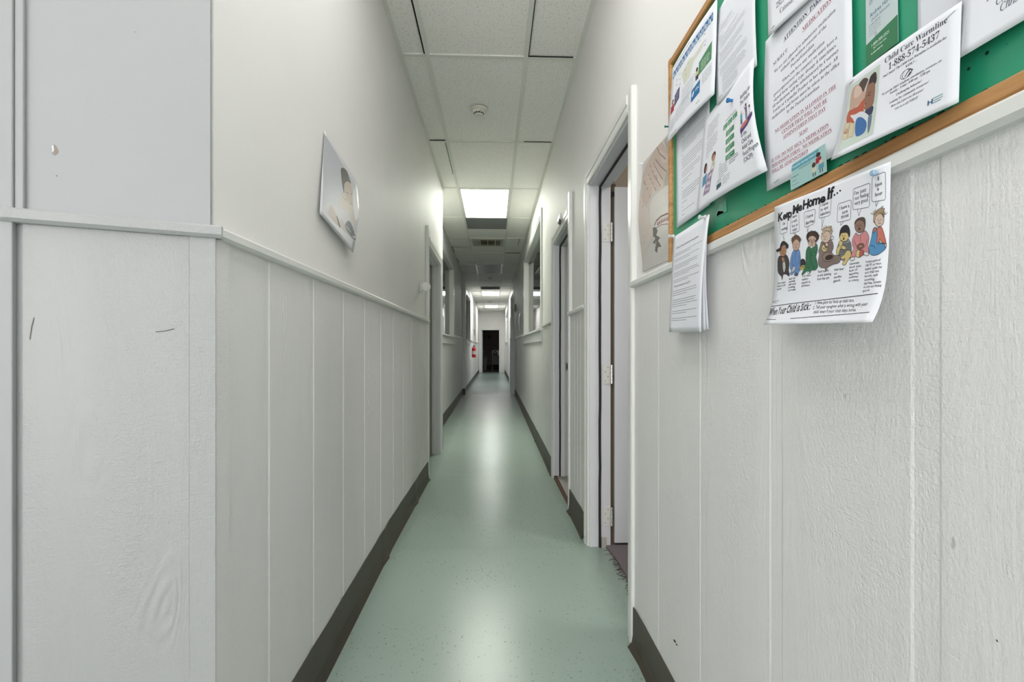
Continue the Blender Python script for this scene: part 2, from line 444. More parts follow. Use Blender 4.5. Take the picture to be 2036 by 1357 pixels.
rail('trim_3', XR, -1, -3.2, 1.685); rail('trim_4', XR, -1, D_R1[1] + CW, D_R2[0] - .03); rail('trim_5', XR, -1, D_R2[1] + CW, 4.93)
rail('trim_6', XR, -1, 7.95, 11.2); rail('trim_7', XL, 1, .955, D_L[0] - .03); rail('trim_8', XM, 1, 8.85, 11.25)
rail('trim_9', XF, 1, 14.2, YB); rail('trim_10', XR, -1, D_R3[1] + .07, 17.0)
bm = bmesh.new()
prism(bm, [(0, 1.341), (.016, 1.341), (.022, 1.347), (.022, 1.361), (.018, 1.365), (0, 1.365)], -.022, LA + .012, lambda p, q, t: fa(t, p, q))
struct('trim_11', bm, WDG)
# ledge block on the right, beyond the window
bm = bmesh.new(); box(bm, .395, XR, 11.2, 11.7, 0, 1.33); box(bm, .385, XR, 11.19, 11.72, 1.33, 1.36)
struct('wall_right_ledge', bm, JAMB)

def base(name, x, side, y0, y1, h=.148, seams=()):
    bm = bmesh.new(); n = max(2, int((y1 - y0) / .12)); prev = None
    prof = [(.0, 1.0), (.0035, 1.0), (.0042, .3), (.008, .12), (.018, .0)]
    cuts = [y0] + list(seams) + [y1]
    for s0, s1 in zip(cuts, cuts[1:]):
        n = max(2, int((s1 - s0) / .1)); prev = None
        for i in range(n + 1):
            y = s0 + (s1 - s0 - .002) * i / n; wob = random.uniform(-.0015, .0015)
            lift = .003 * (1 if i in (0, n) else 0)
            row = [bm.verts.new((x + side * (q + lift + (.006 if side and q > .01 and i == n else 0)), y, fz(y) + (r * h + (wob if r == 1 else 0)))) for q, r in prof]
            if prev:
                for a, b, c, d in zip(prev, row, row[1:], prev[1:]): bm.faces.new((a, b, c, d))
            prev = row
    return struct(name, bm, RUB)
base('baseboard_right', XR - .007, -1, -3.2, 1.674, .138)
base('baseboard_right_doors', XR - .007, -1, D_R1[1] + CW + .03, D_R2[0] - CW, .145)
base('baseboard_right_middle', XR - .007, -1, D_R2[1] + CW, 11.2, .145, (5.6, 8.1))
base('baseboard_right_far', XR - .007, -1, D_R3[1] + .08, YB, .15)
base('baseboard_left', XL + .007, 1, .99, D_L[0] - CW, .15, (2.42, 3.35))
base('baseboard_left_middle', XM + .007, 1, 5.23, 11.23, .15, (8.2,))
base('baseboard_left_far', XF + .007, 1, 11.4, YB, .15)
bm = bmesh.new(); box(bm, XM + .01, XF + .032, 11.230, 11.238, 0, .185); struct('baseboard_pier', bm, RUB)
bm = bmesh.new(); box(bm, XL - .05, XL + .003, 5.207, 5.214, .0, .20); box(bm, XL, XL + .004, 5.06, 5.214, 0, .195); struct('baseboard_return', bm, RUB)

# ------------------------------------------------------------------ doors
def casing_leg(bm, x, side, ya, yb, z1):
    lo, hi = min(ya, yb), max(ya, yb); wd = hi - lo
    # moulded profile, thin edge at the opening side (ya)
    s = 1 if yb > ya else -1
    pts = [(ya, 0), (ya, .010), (ya + s * .006, .013), (ya + s * wd * .45, .014), (ya + s * wd * .5, .0175), (ya + s * wd * .9, .019), (yb, .016), (yb, 0)]
    prism(bm, pts, 0, z1, lambda p, q, t: Vector((x + side * q, p, t)))
def casing_head(bm, x, side, y0, y1, z0, z1):
    wd = z1 - z0
    pts = [(z0, 0), (z0, .010), (z0 + .006, .013), (z0 + wd * .45, .014), (z0 + wd * .5, .0175), (z0 + wd * .9, .019), (z1, .016), (z1, 0)]
    prism(bm, pts, y0, y1, lambda p, q, t: Vector((x + side * q, t, p)))
def door_frame(n, x, side, d, strip=True, stop_at=.055, cwn=CW, extra=0, depth=TH + .004, stop=True):
    y0, y1 = d
    r = thing('door_%d' % n, (x, (y0 + y1) / 2, 0), kind='structure')
    bm = bmesh.new()
    casing_leg(bm, x, side, y0 + .006, y0 - cwn, DH + CW + extra); casing_leg(bm, x, side, y1 - .006, y1 + CW, DH + CW)
    casing_head(bm, x, side, y0 + .006, y1 - .006, DH - .006, DH + CW)
    obj('casing', bm, TRIM, r)
    bm = bmesh.new(); j = .016; xb = x - side * depth
    box(bm, x, xb, y0 - .001, y0 + j, 0, DH); box(bm, x, xb, y1 - j, y1 + .001, 0, DH); box(bm, x, xb, y0, y1, DH - j, DH + .001)
    sx0, sx1 = x - side * stop_at, x - side * (stop_at + .035)
    obj('jamb', bm, JAMB, r, bevel=.002)
    bm = bmesh.new()
    box(bm, sx0, sx1, y0 + j, y0 + j + .011, 0, DH - j); box(bm, sx0, sx1, y1 - j - .011, y1 - j, 0, DH - j); box(bm, sx0, sx1, y0 + j, y1 - j, DH - j - .011, DH - j)
    if stop: obj('door_stop', bm, TRIM, r, bevel=.0015)
    else: bm.free()
    if strip:
        bm = bmesh.new(); prev = None
        w0, w1 = x - side * (stop_at - .009), x - side * (stop_at + .002)
        tube(bm, [(w0 - side * random.uniform(-.0015, .0015), y1 - j - .007, .006 + (DH - j - .02) * i / 24) for i in range(25)], .0065, 6)
        tube(bm, [(w0, y1 - j - .007 - (y1 - y0 - 2 * j - .02) * i / 10, DH - j - .008) for i in range(11)], .006, 6)
        tube(bm, [(w0, y0 + j + .007, .006 + (DH - j - .02) * i / 12) for i in range(13)], .0065, 6)
        obj('weatherstrip', bm, BLACK, r)
    return r
def hinge(parent, x, y, z, side=-1):
    h = .1
    bm = bmesh.new()
    box(bm, x - .040, x - .002, y - .0025, y, z - h / 2, z + h / 2)           # leaf on the jamb, facing the opening
    r = obj('hinge', bm, PAINTM, parent)
    bm = bmesh.new()
    for k in range(5): lathe(bm, [(.0058, z - h / 2 + k * .02 + .0006), (.0058, z - h / 2 + (k + 1) * .02 - .0006)], (x + .004, y - .006, 0), n=12)
    obj('hinge_knuckle', bm, CHROME, r)
    for dz, dx in ((-.036, -.03), (-.013, -.015), (.013, -.03), (.036, -.015)):
        obj('screw', lathe(bmesh.new(), [(.0028, -.0034), (.0028, -.002)], (x + dx, y, z + dz), 'Y', 8), DULL, r)
# door 1: right, nearest, open inwards
d1 = door_frame(1, XR, -1, D_R1, depth=.112, stop=False, stop_at=.062)
yj = D_R1[1] - .016; xh = XR + .112
bm = bmesh.new(); box(bm, xh + .020, xh + .020 + .74, yj - .004, yj + .036, .098, DH - .02)
leaf = obj('door_leaf', bm, JAMB, d1, bevel=.002)
bm = bmesh.new(); box(bm, xh - .002, xh + .03, yj + .012, yj + .0162, .0, DH); obj('gap_backing', bm, flat((96, 82, 66), .7), d1)  # brown strip stands in for the dark recess between jamb and leaf
for z in (.24, .99, 1.74): hinge(d1, xh, yj, z)
bm = bmesh.new(); lathe(bm, [(.013, -.004), (.013, .004)], (xh + .012, yj + .008, DH - .055), 'Y', 20); obj('door_bumper', bm, BLACK, d1)
bm = bmesh.new(); box(bm, XR + .06, XR + .085, yj - .016, yj - .006, .07, .13); obj('corner_guard', bm, flat((170, 166, 158), .6), d1)
# door 2: right, second
d2 = door_frame(2, XR, -1, D_R2)
bm = bmesh.new(); box(bm, XR - .004, XR + .022, D_R2[0] + .016, D_R2[1] - .016, 0, fz(3.6) + .014); obj('threshold', bm, flat((88, 58, 46), .6), d2)
bm = bmesh.new(); box(bm, XR + .022, XR + .13, D_R2[0] + .016, D_R2[1] - .016, 0, fz(3.6) + .012); obj('inner_sill', bm, flat((176, 172, 166), .6), d2)
bm = bmesh.new(); xk = XR + TH + .004; box(bm, xk - .040, xk - .006, D_R2[1] - .019, D_R2[1] - .0155, .94, 1.01)
st = obj('strike_plate', bm, flat((150, 148, 142), .35, .5, .8), d2)
bm = bmesh.new(); box(bm, xk - .032, xk - .016, D_R2[1] - .0205, D_R2[1] - .0185, .955, .995); obj('latch_hole', bm, BLACK, st)
bm = bmesh.new(); box(bm, XR - .021, XR, D_R2[0] - .105, D_R2[0] - .058, 1.365, 2.14); struct('trim_12', bm, TRIM, bevel=.002)
# door 3: left
d3 = door_frame(3, XL, 1, D_L, strip=False, stop_at=.05)
bm = bmesh.new(); box(bm, XL - .09, XL - .128, D_L[0] + .018, D_L[1] - .018, .01, DH - .02)
leaf = obj('door_leaf', bm, flat((120, 118, 110), .5), d3, bevel=.002)
bm = bmesh.new(); box(bm, XL - .128, XL - .095, D_L[1] - .021, D_L[1] - .016, .94, 1.005); obj('strike_plate', bm, flat((72, 58, 48), .4, .5, .6), d3)
bm = bmesh.new(); box(bm, XL, XL + .021, D_L[0] - .125, D_L[0] - .06, 1.365, 2.13); struct('trim_13', bm, TRIM, bevel=.002)
# door 4 far right, closed
d4 = door_frame(4, XR, -1, D_R3, strip=False)
obj('door_leaf', B(XR + .05, XR + .09, D_R3[0] + .017, D_R3[1] - .017, .01, DH - .018), JAMB, d4)
# door 5: end of the corridor, standing open into a dark room
r = thing('door_5', (-.16, YB, 0), kind='structure')
bm = bmesh.new()
box(bm, -.655, -.57, YB - .018, YB, 0, 2.06); box(bm, .245, .33, YB - .018, YB, 0, 2.06); box(bm, -.57, .245, YB - .018, YB, 1.975, 2.06)
obj('casing', bm, TRIM, r, bevel=.004)
bm = bmesh.new(); box(bm, -.58, -.565, YB - .005, YB + TH + .01, 0, 1.98); box(bm, .24, .255, YB - .005, YB + TH + .01, 0, 1.98); box(bm, -.565, .24, YB - .005, YB + TH + .01, 1.965, 1.98)
obj('jamb', bm, JAMB, r)
bm = bmesh.new(); box(bm, -.575, -.53, YB + TH + .02, YB + TH + .80, .01, 1.96); lf = obj('door_leaf', bm, JAMB, r)
bm = bmesh.new(); lathe(bm, [(.01, 0), (.012, .03), (.027, .045), (.03, .06), (.02, .075), (.0, .078)], (-.53, YB + TH + .09, .97), 'X', 16); obj('door_knob', bm, CHROME, lf, smooth=True)

# ------------------------------------------------------------------ windows
def window(n, x, side, wv, sill=True, proud=.03, ap=.11, end=.16):
    y0, y1, z0, z1 = wv
    r = thing('window_%d' % n, (x, (y0 + y1) / 2, z0), kind='structure')
    xb = x - side * TH; xm = x - side * .066
    bm = bmesh.new(); j = .018
    for a, b in ((y0 - .001, y0 + j), (y1 - j, y1 + .001)): box(bm, x + side * .012, xb, a, b, z0, z1)
    box(bm, x + side * .012, xb, y0, y1, z1 - j, z1 + .001); box(bm, x, xb, y0, y1, z0 - .001, z0 + j)
    for a, b in ((y0 + j, y0 + j + .012), (y1 - j - .012, y1 - j)): box(bm, xm, xb, a, b, z0 + j, z1 - j)
    box(bm, xm, xb, y0 + j, y1 - j, z1 - j - .012, z1 - j)
    obj('window_frame', bm, TRIM, r, bevel=.002)
    bm = bmesh.new()
    for a, b in ((y0 - .062, y0), (y1, y1 + .06)): box(bm, x, x + side * .02, a, b, z0, z1 + .06)
    box(bm, x, x + side * .02, y0, y1, z1, z1 + .06)
    obj('casing', bm, TRIM, r, bevel=.003)
    if sill:
        bm = bmesh.new(); box(bm, x, x + side * .052, y0 - .12, y1 + end, z0 - .022, z0); obj('window_sill', bm, TRIM, r, bevel=.004)
        bm = bmesh.new(); box(bm, x, x + side * .026, y0 - .08, y1 + end - .04, z0 - .022 - ap, z0 - .022); obj('apron', bm, TRIM, r, bevel=.003)
    obj('glass', B(x - side * .060, x - side * .065, y0 + j, y1 - j, z0 + j, z1 - j), GLASS, r)
    return r
window(1, XR, -1, W_R); window(2, XM, 1, W_L); window(3, XR, -1, W_R2, sill=False); window(4, XF, 1, W_L2); window(5, XR, -1, W_R3)

# ------------------------------------------------------------------ carpet edge in the first doorway
bm = bmesh.new()
edge = [(2.50, .083), (2.44, .092), (2.38, .098), (2.30, .105), (2.24, .10), (2.18, .104), (2.12, .095), (2.05, .10), (1.98, .092), (1.9, .10), (1.76, .11)]
CZ = fz(2.2) + .010
top = [bm.verts.new((XR + x + random.uniform(-.003, .003), y, CZ)) for y, x in edge]; bot = [bm.verts.new((XR + x - .004, y, CZ - .009)) for y, x in edge]
bk = [bm.verts.new((XR + TH + .9, y + (.3 if i == 0 else 0), CZ)) for i, (y, x) in enumerate(edge)]
for i in range(len(edge) - 1):
    bm.faces.new((top[i], top[i + 1], bk[i + 1], bk[i])); bm.faces.new((bot[i], bot[i + 1], top[i + 1], top[i]))
cp = obj('carpet', bm, CARPET, origin=(XR + .1, 2.1, CZ)); tag(cp, 'worn grey-brown carpet with frayed edge in the nearest right doorway', 'carpet')
bm = bmesh.new()
for i in range(70):
    y = random.choice([random.uniform(2.14, 2.30), random.uniform(1.92, 2.06), random.uniform(1.9, 2.45)])
    x = XR + .098; p = [(x, y, CZ - .002)]; a = random.uniform(-.9, .9)
    L = random.uniform(.015, .045)
    for k in range(1, 5):
        a += random.uniform(-.6, .6); p.append((p[-1][0] - L / 4 * math.cos(a), p[-1][1] + L / 4 * math.sin(a), max(CZ - .009, CZ - .002 - k * .0015 + random.uniform(-.001, .003))))
    tube(bm, p, .0011, 4)
fr_ = obj('frayed_threads', bm, flat((92, 80, 78), .9), cp); fr_['kind'] = 'stuff'

# ------------------------------------------------------------------ ceiling lights and fittings
def troffer(label, k, x0, x1, strength, rgb, off=False, ylen=TL, cool=True, group=None):
    y0 = T0 + TL * k + gb; y1 = y0 + ylen - 2 * gb; x0 += gb; x1 -= gb
    r = thing('ceiling_light', ((x0 + x1) / 2, (y0 + y1) / 2, CE), label, 'ceiling light', group)
    bm = bmesh.new(); f = .018
    box(bm, x0, x0 + f, y0, y1, CE - .004, CE + .03); box(bm, x1 - f, x1, y0, y1, CE - .004, CE + .03)
    box(bm, x0 + f, x1 - f, y0, y0 + f, CE - .004, CE + .03); box(bm, x0 + f, x1 - f, y1 - f, y1, CE - .004, CE + .03)
    obj('frame', bm, BAR if not off else flat((235, 236, 232), .25), r, bevel=.002)
    obj('housing', B(x0, x1, y0, y1, CE + .03, CE + .1), flat((200, 200, 196), .5), r)
    m = m_emit('lit_diffuser', rgb, strength) if not off else flat((118, 122, 118), .3, .5)
    obj('diffuser', B(x0 + f, x1 - f, y0 + f, y1 - f, CE + .001, CE + .006), m, r)
    return r
troffer('added unseen ceiling light over the bulletin board', -2, -.39, .19, MID_FILL, (1, .99, .975))  # added overhead, out of view, to brighten the near walls
troffer('large lit ceiling light, nearest of the lit ones in the corridor', 2, -.39, .19, NEAR_LAMP, (.97, 1, .88))
troffer('lit ceiling light behind the dark strip, second lit one down the corridor', 10, -.39, .19, FAR_LAMP, (1, 1, .97))
troffer('small-looking lit ceiling light nearest the end wall', 14, -.39, .19, FAR_LAMP, (1, 1, .97))
troffer('added unseen ceiling light over the entrance behind the viewer, nearer the right wall', -3, -.39, .19, LOBBY_FILL, (1, .985, .97))  # added behind the camera as fill for the near corridor
troffer('added unseen ceiling light over the entrance behind the viewer, nearer the left wall', -3, -1.55, -.97, LOBBY_FILL, (1, .985, .97))  # second added fill light, also unseen behind the camera
# unlit troffer
k = 6; y0 = T0 + TL * k + gb; y1 = y0 + TL - 2 * gb
r = thing('ceiling_light', (-.1, y0 + .58, CE), 'switched-off grey ceiling light with shiny side edges beyond the vent', 'ceiling light')
for xa, xb_ in ((-.378, -.350), (.150, .178)): obj('side_rail', B(xa, xb_, y0, y1, CE - .014, CE + .02), flat((246, 246, 244), .18, .8), r, bevel=.003)
bm = bmesh.new(); box(bm, -.345, .145, y0 + .005, y1 - .005, CE - .004, CE + .002); obj('diffuser', bm, flat((128, 132, 126), .35, .5), r)
# dark square panel right behind the first light
r = thing('ceiling_panel', (-.1, T0 + 3.25 * TL, CE), 'dark grey square ceiling panel directly behind the nearest lit light', 'ceiling panel')
obj('panel', B(-.378, .178, T0 + 3 * TL + gb, T0 + 3.5 * TL - gb, CE - .003, CE + .004), flat((116, 121, 117), .4, .4), r)
bm = bmesh.new(); lathe(bm, [(.006, -.008), (.006, 0)], (-.10, T0 + 3.25 * TL, CE - .003), n=10); obj('screw', bm, CHROME, r)
# dark strip before the second lit light
r = thing('air_return', (-.1, T0 + 9.3 * TL, CE), 'dark narrow ceiling grille in front of the second lit light', 'air grille')
y0 = T0 + 9.08 * TL; y1 = T0 + 9.55 * TL
obj('backing', B(-.37, .17, y0, y1, CE - .002, CE + .002), flat((74, 76, 72), .6), r)
bm = bmesh.new()
for i in range(9): box(bm, -.37, .17, y0 + (y1 - y0) * i / 9, y0 + (y1 - y0) * i / 9 + .012, CE - .010, CE - .002)
obj('slats', bm, flat((104, 106, 101), .5), r)
# dusty vent
r = thing('ceiling_vent', (-.1, T0 + 4.25 * TL, CE), 'dusty square ceiling vent with four openings beyond the dark panel', 'vent')
y0 = T0 + 4 * TL + gb; y1 = T0 + 4.5 * TL - gb
bm = bmesh.new(); f = .03
box(bm, -.37, -.345, y0, y1, CE - .014, CE); box(bm, .145, .17, y0, y1, CE - .014, CE); box(bm, -.345, .145, y0, y0 + .02, CE - .01, CE); box(bm, -.345, .145, y1 - .02, y1, CE - .01, CE)
obj('vent_frame', bm, flat((206, 206, 194), .4), r, bevel=.002)
tn = NT('dusty_grille', .8, .2)
dv = tn.n('VectorMath', operation='DISTANCE'); tn.l(tn.mapping((1, 1.2, 0)), dv.inputs[0]); dv.inputs[1].default_value = (0, 0, 0)
dc = tn.ramp(tn.math('ADD', dv.outputs[1], tn.math('MULTIPLY', tn.noise(tn.mapping((1, 1, 1)), 14, 3), .12)), [(.10, srgb((98, 88, 62))), (.30, srgb((182, 180, 166)))])
DUST = tn.done(dc)
obj('grille', B(-.345, .145, y0 + .02, y1 - .02, CE - .006, CE - .001), DUST, r)
for x in (-.222, -.1, .022): obj('divider', B(x - .006, x + .006, y0 + .08, y1 - .08, CE - .014, CE - .005), flat((190, 188, 170), .5), r)
bm = bmesh.new()
for a in (-.21, -.088, .034):
    for j in range(8): box(bm, a, a + .10 if a < 0 else a + .07, y0 + .11 + j * .045, y0 + .122 + j * .045, CE - .0085, CE - .0055)
obj('slots', bm, flat((70, 62, 44), .8), r)['kind'] = 'stuff'

def smoke(label, px, py, rr=.061):
    yc = (CE - CAMZ) * F / (HY - py); xc = (px - CX) * yc / F
    X, Y = xc * cs + yc * sn, -xc * sn + yc * cs
    r = thing('smoke_detector', (X, Y, CE), label, 'smoke detector')
    bm = bmesh.new(); lathe(bm, [(rr, 0), (rr, -.006), (rr * .93, -.012), (rr * .8, -.014)], (X, Y, CE - .001), n=40); obj('base', bm, flat((226, 226, 214), .4), r)
    bm = bmesh.new(); lathe(bm, [(rr * .74, -.012), (rr * .74, -.026), (rr * .55, -.033), (rr * .42, -.044), (rr * .36, -.046)], (X, Y, CE), n=40); obj('housing', bm, flat((229, 229, 218), .35), r)
    bm = bmesh.new()
    for i in range(12):
        a = 2 * math.pi * i / 12 + .1; u = Vector((math.cos(a), math.sin(a), 0)); v = Vector((-u.y, u.x, 0))
        vs = [Vector((X, Y, CE)) + u * rr * q + v * s * rr * .1 + Vector((0, 0, z)) for q, z in ((.60, -.032), (.50, -.0395)) for s in (-1, 1)]
        f = [bm.verts.new(p) for p in vs]; bm.faces.new((f[0], f[1], f[3], f[2]))
    obj('intake_slot', bm, BLACK, r)
    bm = bmesh.new(); lathe(bm, [(.003, -.028), (.003, -.024)], (X + rr * .2, Y - rr * .68, CE), n=8); obj('indicator', bm, BLACK, r)
smoke('round off-white smoke detector on the nearest ceiling tiles', 952, 217)
smoke('smoke detector on the dim ceiling beyond the switched-off light', 975, 552, .07)
smoke('smoke detector between the two farthest lit ceiling lights', 974.5, 599, .08)

# ------------------------------------------------------------------ small wall fittings
r = thing('door_holder', (XL, 3.62, 1.62), 'round white door holder beside the left doorway casing', 'door holder')
zc = at(846, 570, XL + .045)[1]; yc_ = 3.60
bm = bmesh.new(); box(bm, XL + .002, XL + .020, yc_ - .006, yc_ + .010, zc - .042, zc + .042); box(bm, XL + .02, XL + .03, yc_ - .004, yc_ + .008, zc - .03, zc + .03); obj('bracket', bm, flat((214, 213, 206), .4), r, bevel=.002)
bm = bmesh.new(); lathe(bm, [(.028, -.014), (.0335, -.010), (.0335, .012), (.03, .016)], (XL + .048, yc_, zc), 'Y', 32); obj('disc', bm, flat((222, 222, 216), .4), r)
r = thing('alarm_sensor', (XR, 3.6, 2.0), 'small white sensor with dark tip above the second right doorway', 'sensor')
ya, za = at(1114.5, 436, XR - .02)
bm = bmesh.new(); box(bm, XR - .032, XR - .017, ya - .05, ya + .09, za - .015, za + .032); obj('body', bm, flat((226, 226, 222), .35), r, bevel=.006)
bm = bmesh.new(); lathe(bm, [(.007, 0), (.009, .02), (.005, .045)], (XR - .03, ya - .035, za - .05), n=12); obj('tip', bm, flat((70, 70, 68), .4), r)
r = thing('wall_box', (XR, 11.0, 2.0), 'small grey box high on the right wall before the dark window', 'wall box')
bm = bmesh.new(); box(bm, .455, XR, 10.9, 11.05, 2.0, 2.14); obj('body', bm, flat((150, 152, 148), .4), r, bevel=.004)
bm = bmesh.new(); lathe(bm, [(.012, 0), (.012, .03), (.02, .045), (.0, .06)], (.46, 10.95, 1.97), 'X', 12); obj('lens', bm, flat((205, 207, 204), .3), r)

# bowed poster on the right wall, past the window
bm = bmesh.new(); n = 20
for i in range(n + 1):
    v = i / n; o_ = .004 + .028 * math.sin(math.pi * v) ** .8; z = 1.44 + .36 * v
    for y in (9.0, 9.2): bm.verts.new((XR - o_, y, z))
bm.verts.ensure_lookup_table()
for i in range(n): bm.faces.new([bm.verts[k] for k in (2 * i, 2 * i + 1, 2 * i + 3, 2 * i + 2)])
o = obj('curled_poster', bm, flat((232, 234, 232), .25, .5), origin=(XR - .01, 9.1, 1.44)); o.modifiers.new('s', 'SOLIDIFY').thickness = .001
tag(o, 'glossy white poster bulging off the right wall past the window', 'poster')

# frame over the extinguisher, extinguisher
ye, ze = 15.2, 1.035
r = thing('fire_extinguisher', (XF + .07, ye, ze - .2), 'red fire extinguisher hanging on the far left wall', 'fire extinguisher')
X = XF + .068; z0 = ze - .20
bm = bmesh.new(); lathe(bm, [(.055, z0), (.062, z0 + .015), (.062, z0 + .26), (.05, z0 + .30), (.025, z0 + .325), (.022, z0 + .335)], (X, ye, 0), n=24); obj('cylinder', bm, flat((190, 22, 26), .3, .5), r, smooth=False)
bm = bmesh.new(); lathe(bm, [(.0632, z0 + .10), (.0632, z0 + .21)], (X, ye, 0), n=24); obj('label_band', bm, flat((214, 200, 196), .5), r)
bm = bmesh.new(); box(bm, X - .02, X + .02, ye - .02, ye + .02, z0 + .335, z0 + .37); box(bm, X - .012, X + .012, ye - .13, ye + .01, z0 + .375, z0 + .39); box(bm, X - .012, X + .012, ye - .11, ye, z0 + .345, z0 + .355); obj('valve_handle', bm, BLACK, r)
bm = bmesh.new(); tube(bm, [(X, ye + .02, z0 + .35), (X, ye + .07, z0 + .33), (X + .01, ye + .085, z0 + .25), (X + .01, ye + .08, z0 + .1)], .01); obj('hose', bm, BLACK, r)
bm = bmesh.new(); box(bm, XF + .007, X - .05, ye - .03, ye + .03, z0 + .2, z0 + .36); obj('bracket', bm, flat((180, 30, 30), .4), r)
ys, zs = at(941.5, 668, XF)
r = thing('wall_sign', (XF, ys, zs), 'small framed notice above the fire extinguisher', 'sign')
bm = bmesh.new(); box(bm, XF, XF + .03, ys - .25, ys + .25, zs - .26, zs + .22); obj('frame', bm, flat((170, 172, 170), .4), r, bevel=.004)
bm = bmesh.new(); box(bm, XF + .03, XF + .032, ys - .22, ys + .22, zs - .23, zs - .02); obj('notice', bm, flat((228, 230, 230), .5), r)
bm = bmesh.new(); box(bm, XF + .03, XF + .032, ys - .22, ys + .22, zs, zs + .19); obj('picture', bm, flat((120, 126, 128), .5), r)

# far room contents
r = thing('side_table', (.03, 24.5, 0), 'grey table just inside the dark room at the corridor end', 'table')
bm = bmesh.new(); box(bm, -.10, .62, 24.2, 24.9, .74, .77); obj('tabletop', bm, flat((120, 116, 108), .5), r)
for x, y in ((-.07, 24.23), (.59, 24.23), (-.07, 24.87), (.59, 24.87)): obj('leg', B(x - .018, x + .018, y - .018, y + .018, 0, .74), flat((110, 108, 102), .5), r)
obj('modesty_panel', B(-.05, .57, 24.24, 24.26, .3, .74), flat((92, 90, 86), .6), r)
r = thing('tote_bag', (.05, 24.5, .77), 'black bag with arched handle on the table in the end room', 'bag')
bm = bmesh.new(); prism(bm, [(-.07, .77), (.20, .77), (.17, .86), (-.04, .86)], 24.3, 24.45, lambda p, q, t: Vector((p, t, q))); obj('bag_body', bm, BLACK, r, bevel=.01)
bm = bmesh.new(); tube(bm, [(.065 + .09 * math.cos(a), 24.37, .86 + .10 * math.sin(a)) for a in [math.pi * i / 12 for i in range(13)]], .022); obj('handle', bm, BLACK, r)
r = thing('white_box', (.1, 24.7, .77), 'white box behind the black bag in the end room', 'box')
obj('box_body', B(-.09, .30, 24.6, 24.75, .77, 1.02), flat((222, 222, 220), .6), r, bevel=.004)
r = thing('waste_bin', (-.42, 24.4, 0), 'grey bin standing at the left inside the end room', 'bin')
bm = bmesh.new(); prism(bm, [(-.53, 0), (-.38, 0), (-.33, .66), (-.55, .66)], 24.2, 24.5, lambda p, q, t: Vector((p, t, q))); obj('bin_body', bm, flat((92, 96, 94), .5), r, bevel=.008)
r = thing('wall_fan', (-.30, 28.0, 1.75), 'round dark fan on the back wall of the end room', 'fan')
bm = bmesh.new()
for q in (.06, .12, .19): tube(bm, [(-.30 + q * math.cos(a), 27.98, 1.78 + q * math.sin(a)) for a in [2 * math.pi * i / 24 for i in range(25)]], .008, 6)
obj('guard', bm, flat((84, 84, 82), .4), r)
bm = bmesh.new(); lathe(bm, [(.05, 0), (.04, -.05)], (-.30, 28.05, 1.78), 'Y', 16); obj('motor', bm, BLACK, r)
bm = bmesh.new(); box(bm, -1.2, 1.2, 28.08, 28.1, 0, .16); struct('baseboard_end_room', bm, RUB)
# light in side rooms (their own ceiling lamps)
def room_lamp(x, y, s, label):
    r = thing('ceiling_light', (x, y, CE), label, 'ceiling light')
    obj('frame', B(x - .3, x + .3, y - .3, y + .3, CE - .02, CE), BAR, r)
    obj('diffuser', B(x - .28, x + .28, y - .28, y + .28, CE - .024, CE - .02), m_emit('room_diffuser', (1, .97, .93), s), r)
room_lamp(1.9, 1.5, ROOM_LAMP * 2.2, 'square ceiling light in the room behind the nearest right doorway')

# ------------------------------------------------------------------ bulletin board
yL, zt = at(1331, 131, XR - .012); yI = at(1345, 137, XR - .012)[0]
zb = 1.366; y_near = .16; bw = .020
zt = 1.932
r = thing('bulletin_board', (XR, (yL + y_near) / 2, zb), 'large green bulletin board with oak frame mounted above the right chair rail', 'bulletin board')
obj('green_surface', B(XR - .002, XR - .008, y_near, yL, zb, zt), BOARD, r)
def fpts(b): return [(0, 0), (0, .013), (.003, .016), (b - .003, .016), (b, .013), (b, 0)]
bm = bmesh.new(); prism(bm, fpts(.020), y_near, yL - .0, lambda p, q, t: Vector((XR - q, t, zb + p))); obj('frame_rail', bm, OAK, r)
bm = bmesh.new(); prism(bm, fpts(.020), y_near, yL - .0, lambda p, q, t: Vector((XR - q, t, zt - p))); obj('frame_rail', bm, OAK, r)
bm = bmesh.new(); prism(bm, fpts(.020), zb, zt, lambda p, q, t: Vector((XR - q - .0003, yL - p, t))); obj('frame_stile', bm, OAK, r)
bm = bmesh.new(); prism(bm, fpts(.020), zb, zt, lambda p, q, t: Vector((XR - q - .0003, y_near + p, t))); obj('frame_stile', bm, OAK, r)
# ragged edge of the fabric and holes torn in it
bm = bmesh.new()
y = .46
while y < yL - .03:
    L = random.uniform(.004, .012)
    if random.random() < .8:
        a = random.uniform(-.001, .0015)
        vs = [(XR - .0095, y, zb + .0205 + a), (XR - .0095, y + L, zb + .0205 + a), (XR - .0095, y + L * .8, zb + .0222 + a), (XR - .0095, y + L * .2, zb + .0226 + a)]
        bm.faces.new([bm.verts.new(v) for v in vs])
    y += L + random.uniform(.001, .006)
o = obj('torn_fabric_edge', bm, flat((24, 62, 46), .8), r); o['kind'] = 'stuff'
bm = bmesh.new(); bw_ = bmesh.new()
for i in range(16):
    cy_, cz_ = random.uniform(.44, .56), random.uniform(1.415, 1.47)
    ra = random.uniform(.0008, .0022)
    lathe(bm, [(ra, 0), (ra * 1.2, .0006)], (XR - .0088, cy_, cz_), 'X', 7)
for i in range(5):
    cy_, cz_ = .518 + random.uniform(-.004, .004), 1.440 + random.uniform(-.004, .004)
    lathe(bw_, [(.0017, 0), (.0012, .0006)], (XR - .0092, cy_, cz_), 'X', 6)
obj('tear_holes', bm, flat((16, 54, 42), .9), r)['kind'] = 'stuff'; obj('torn_white_backing', bw_, flat((206, 212, 206), .8), r)

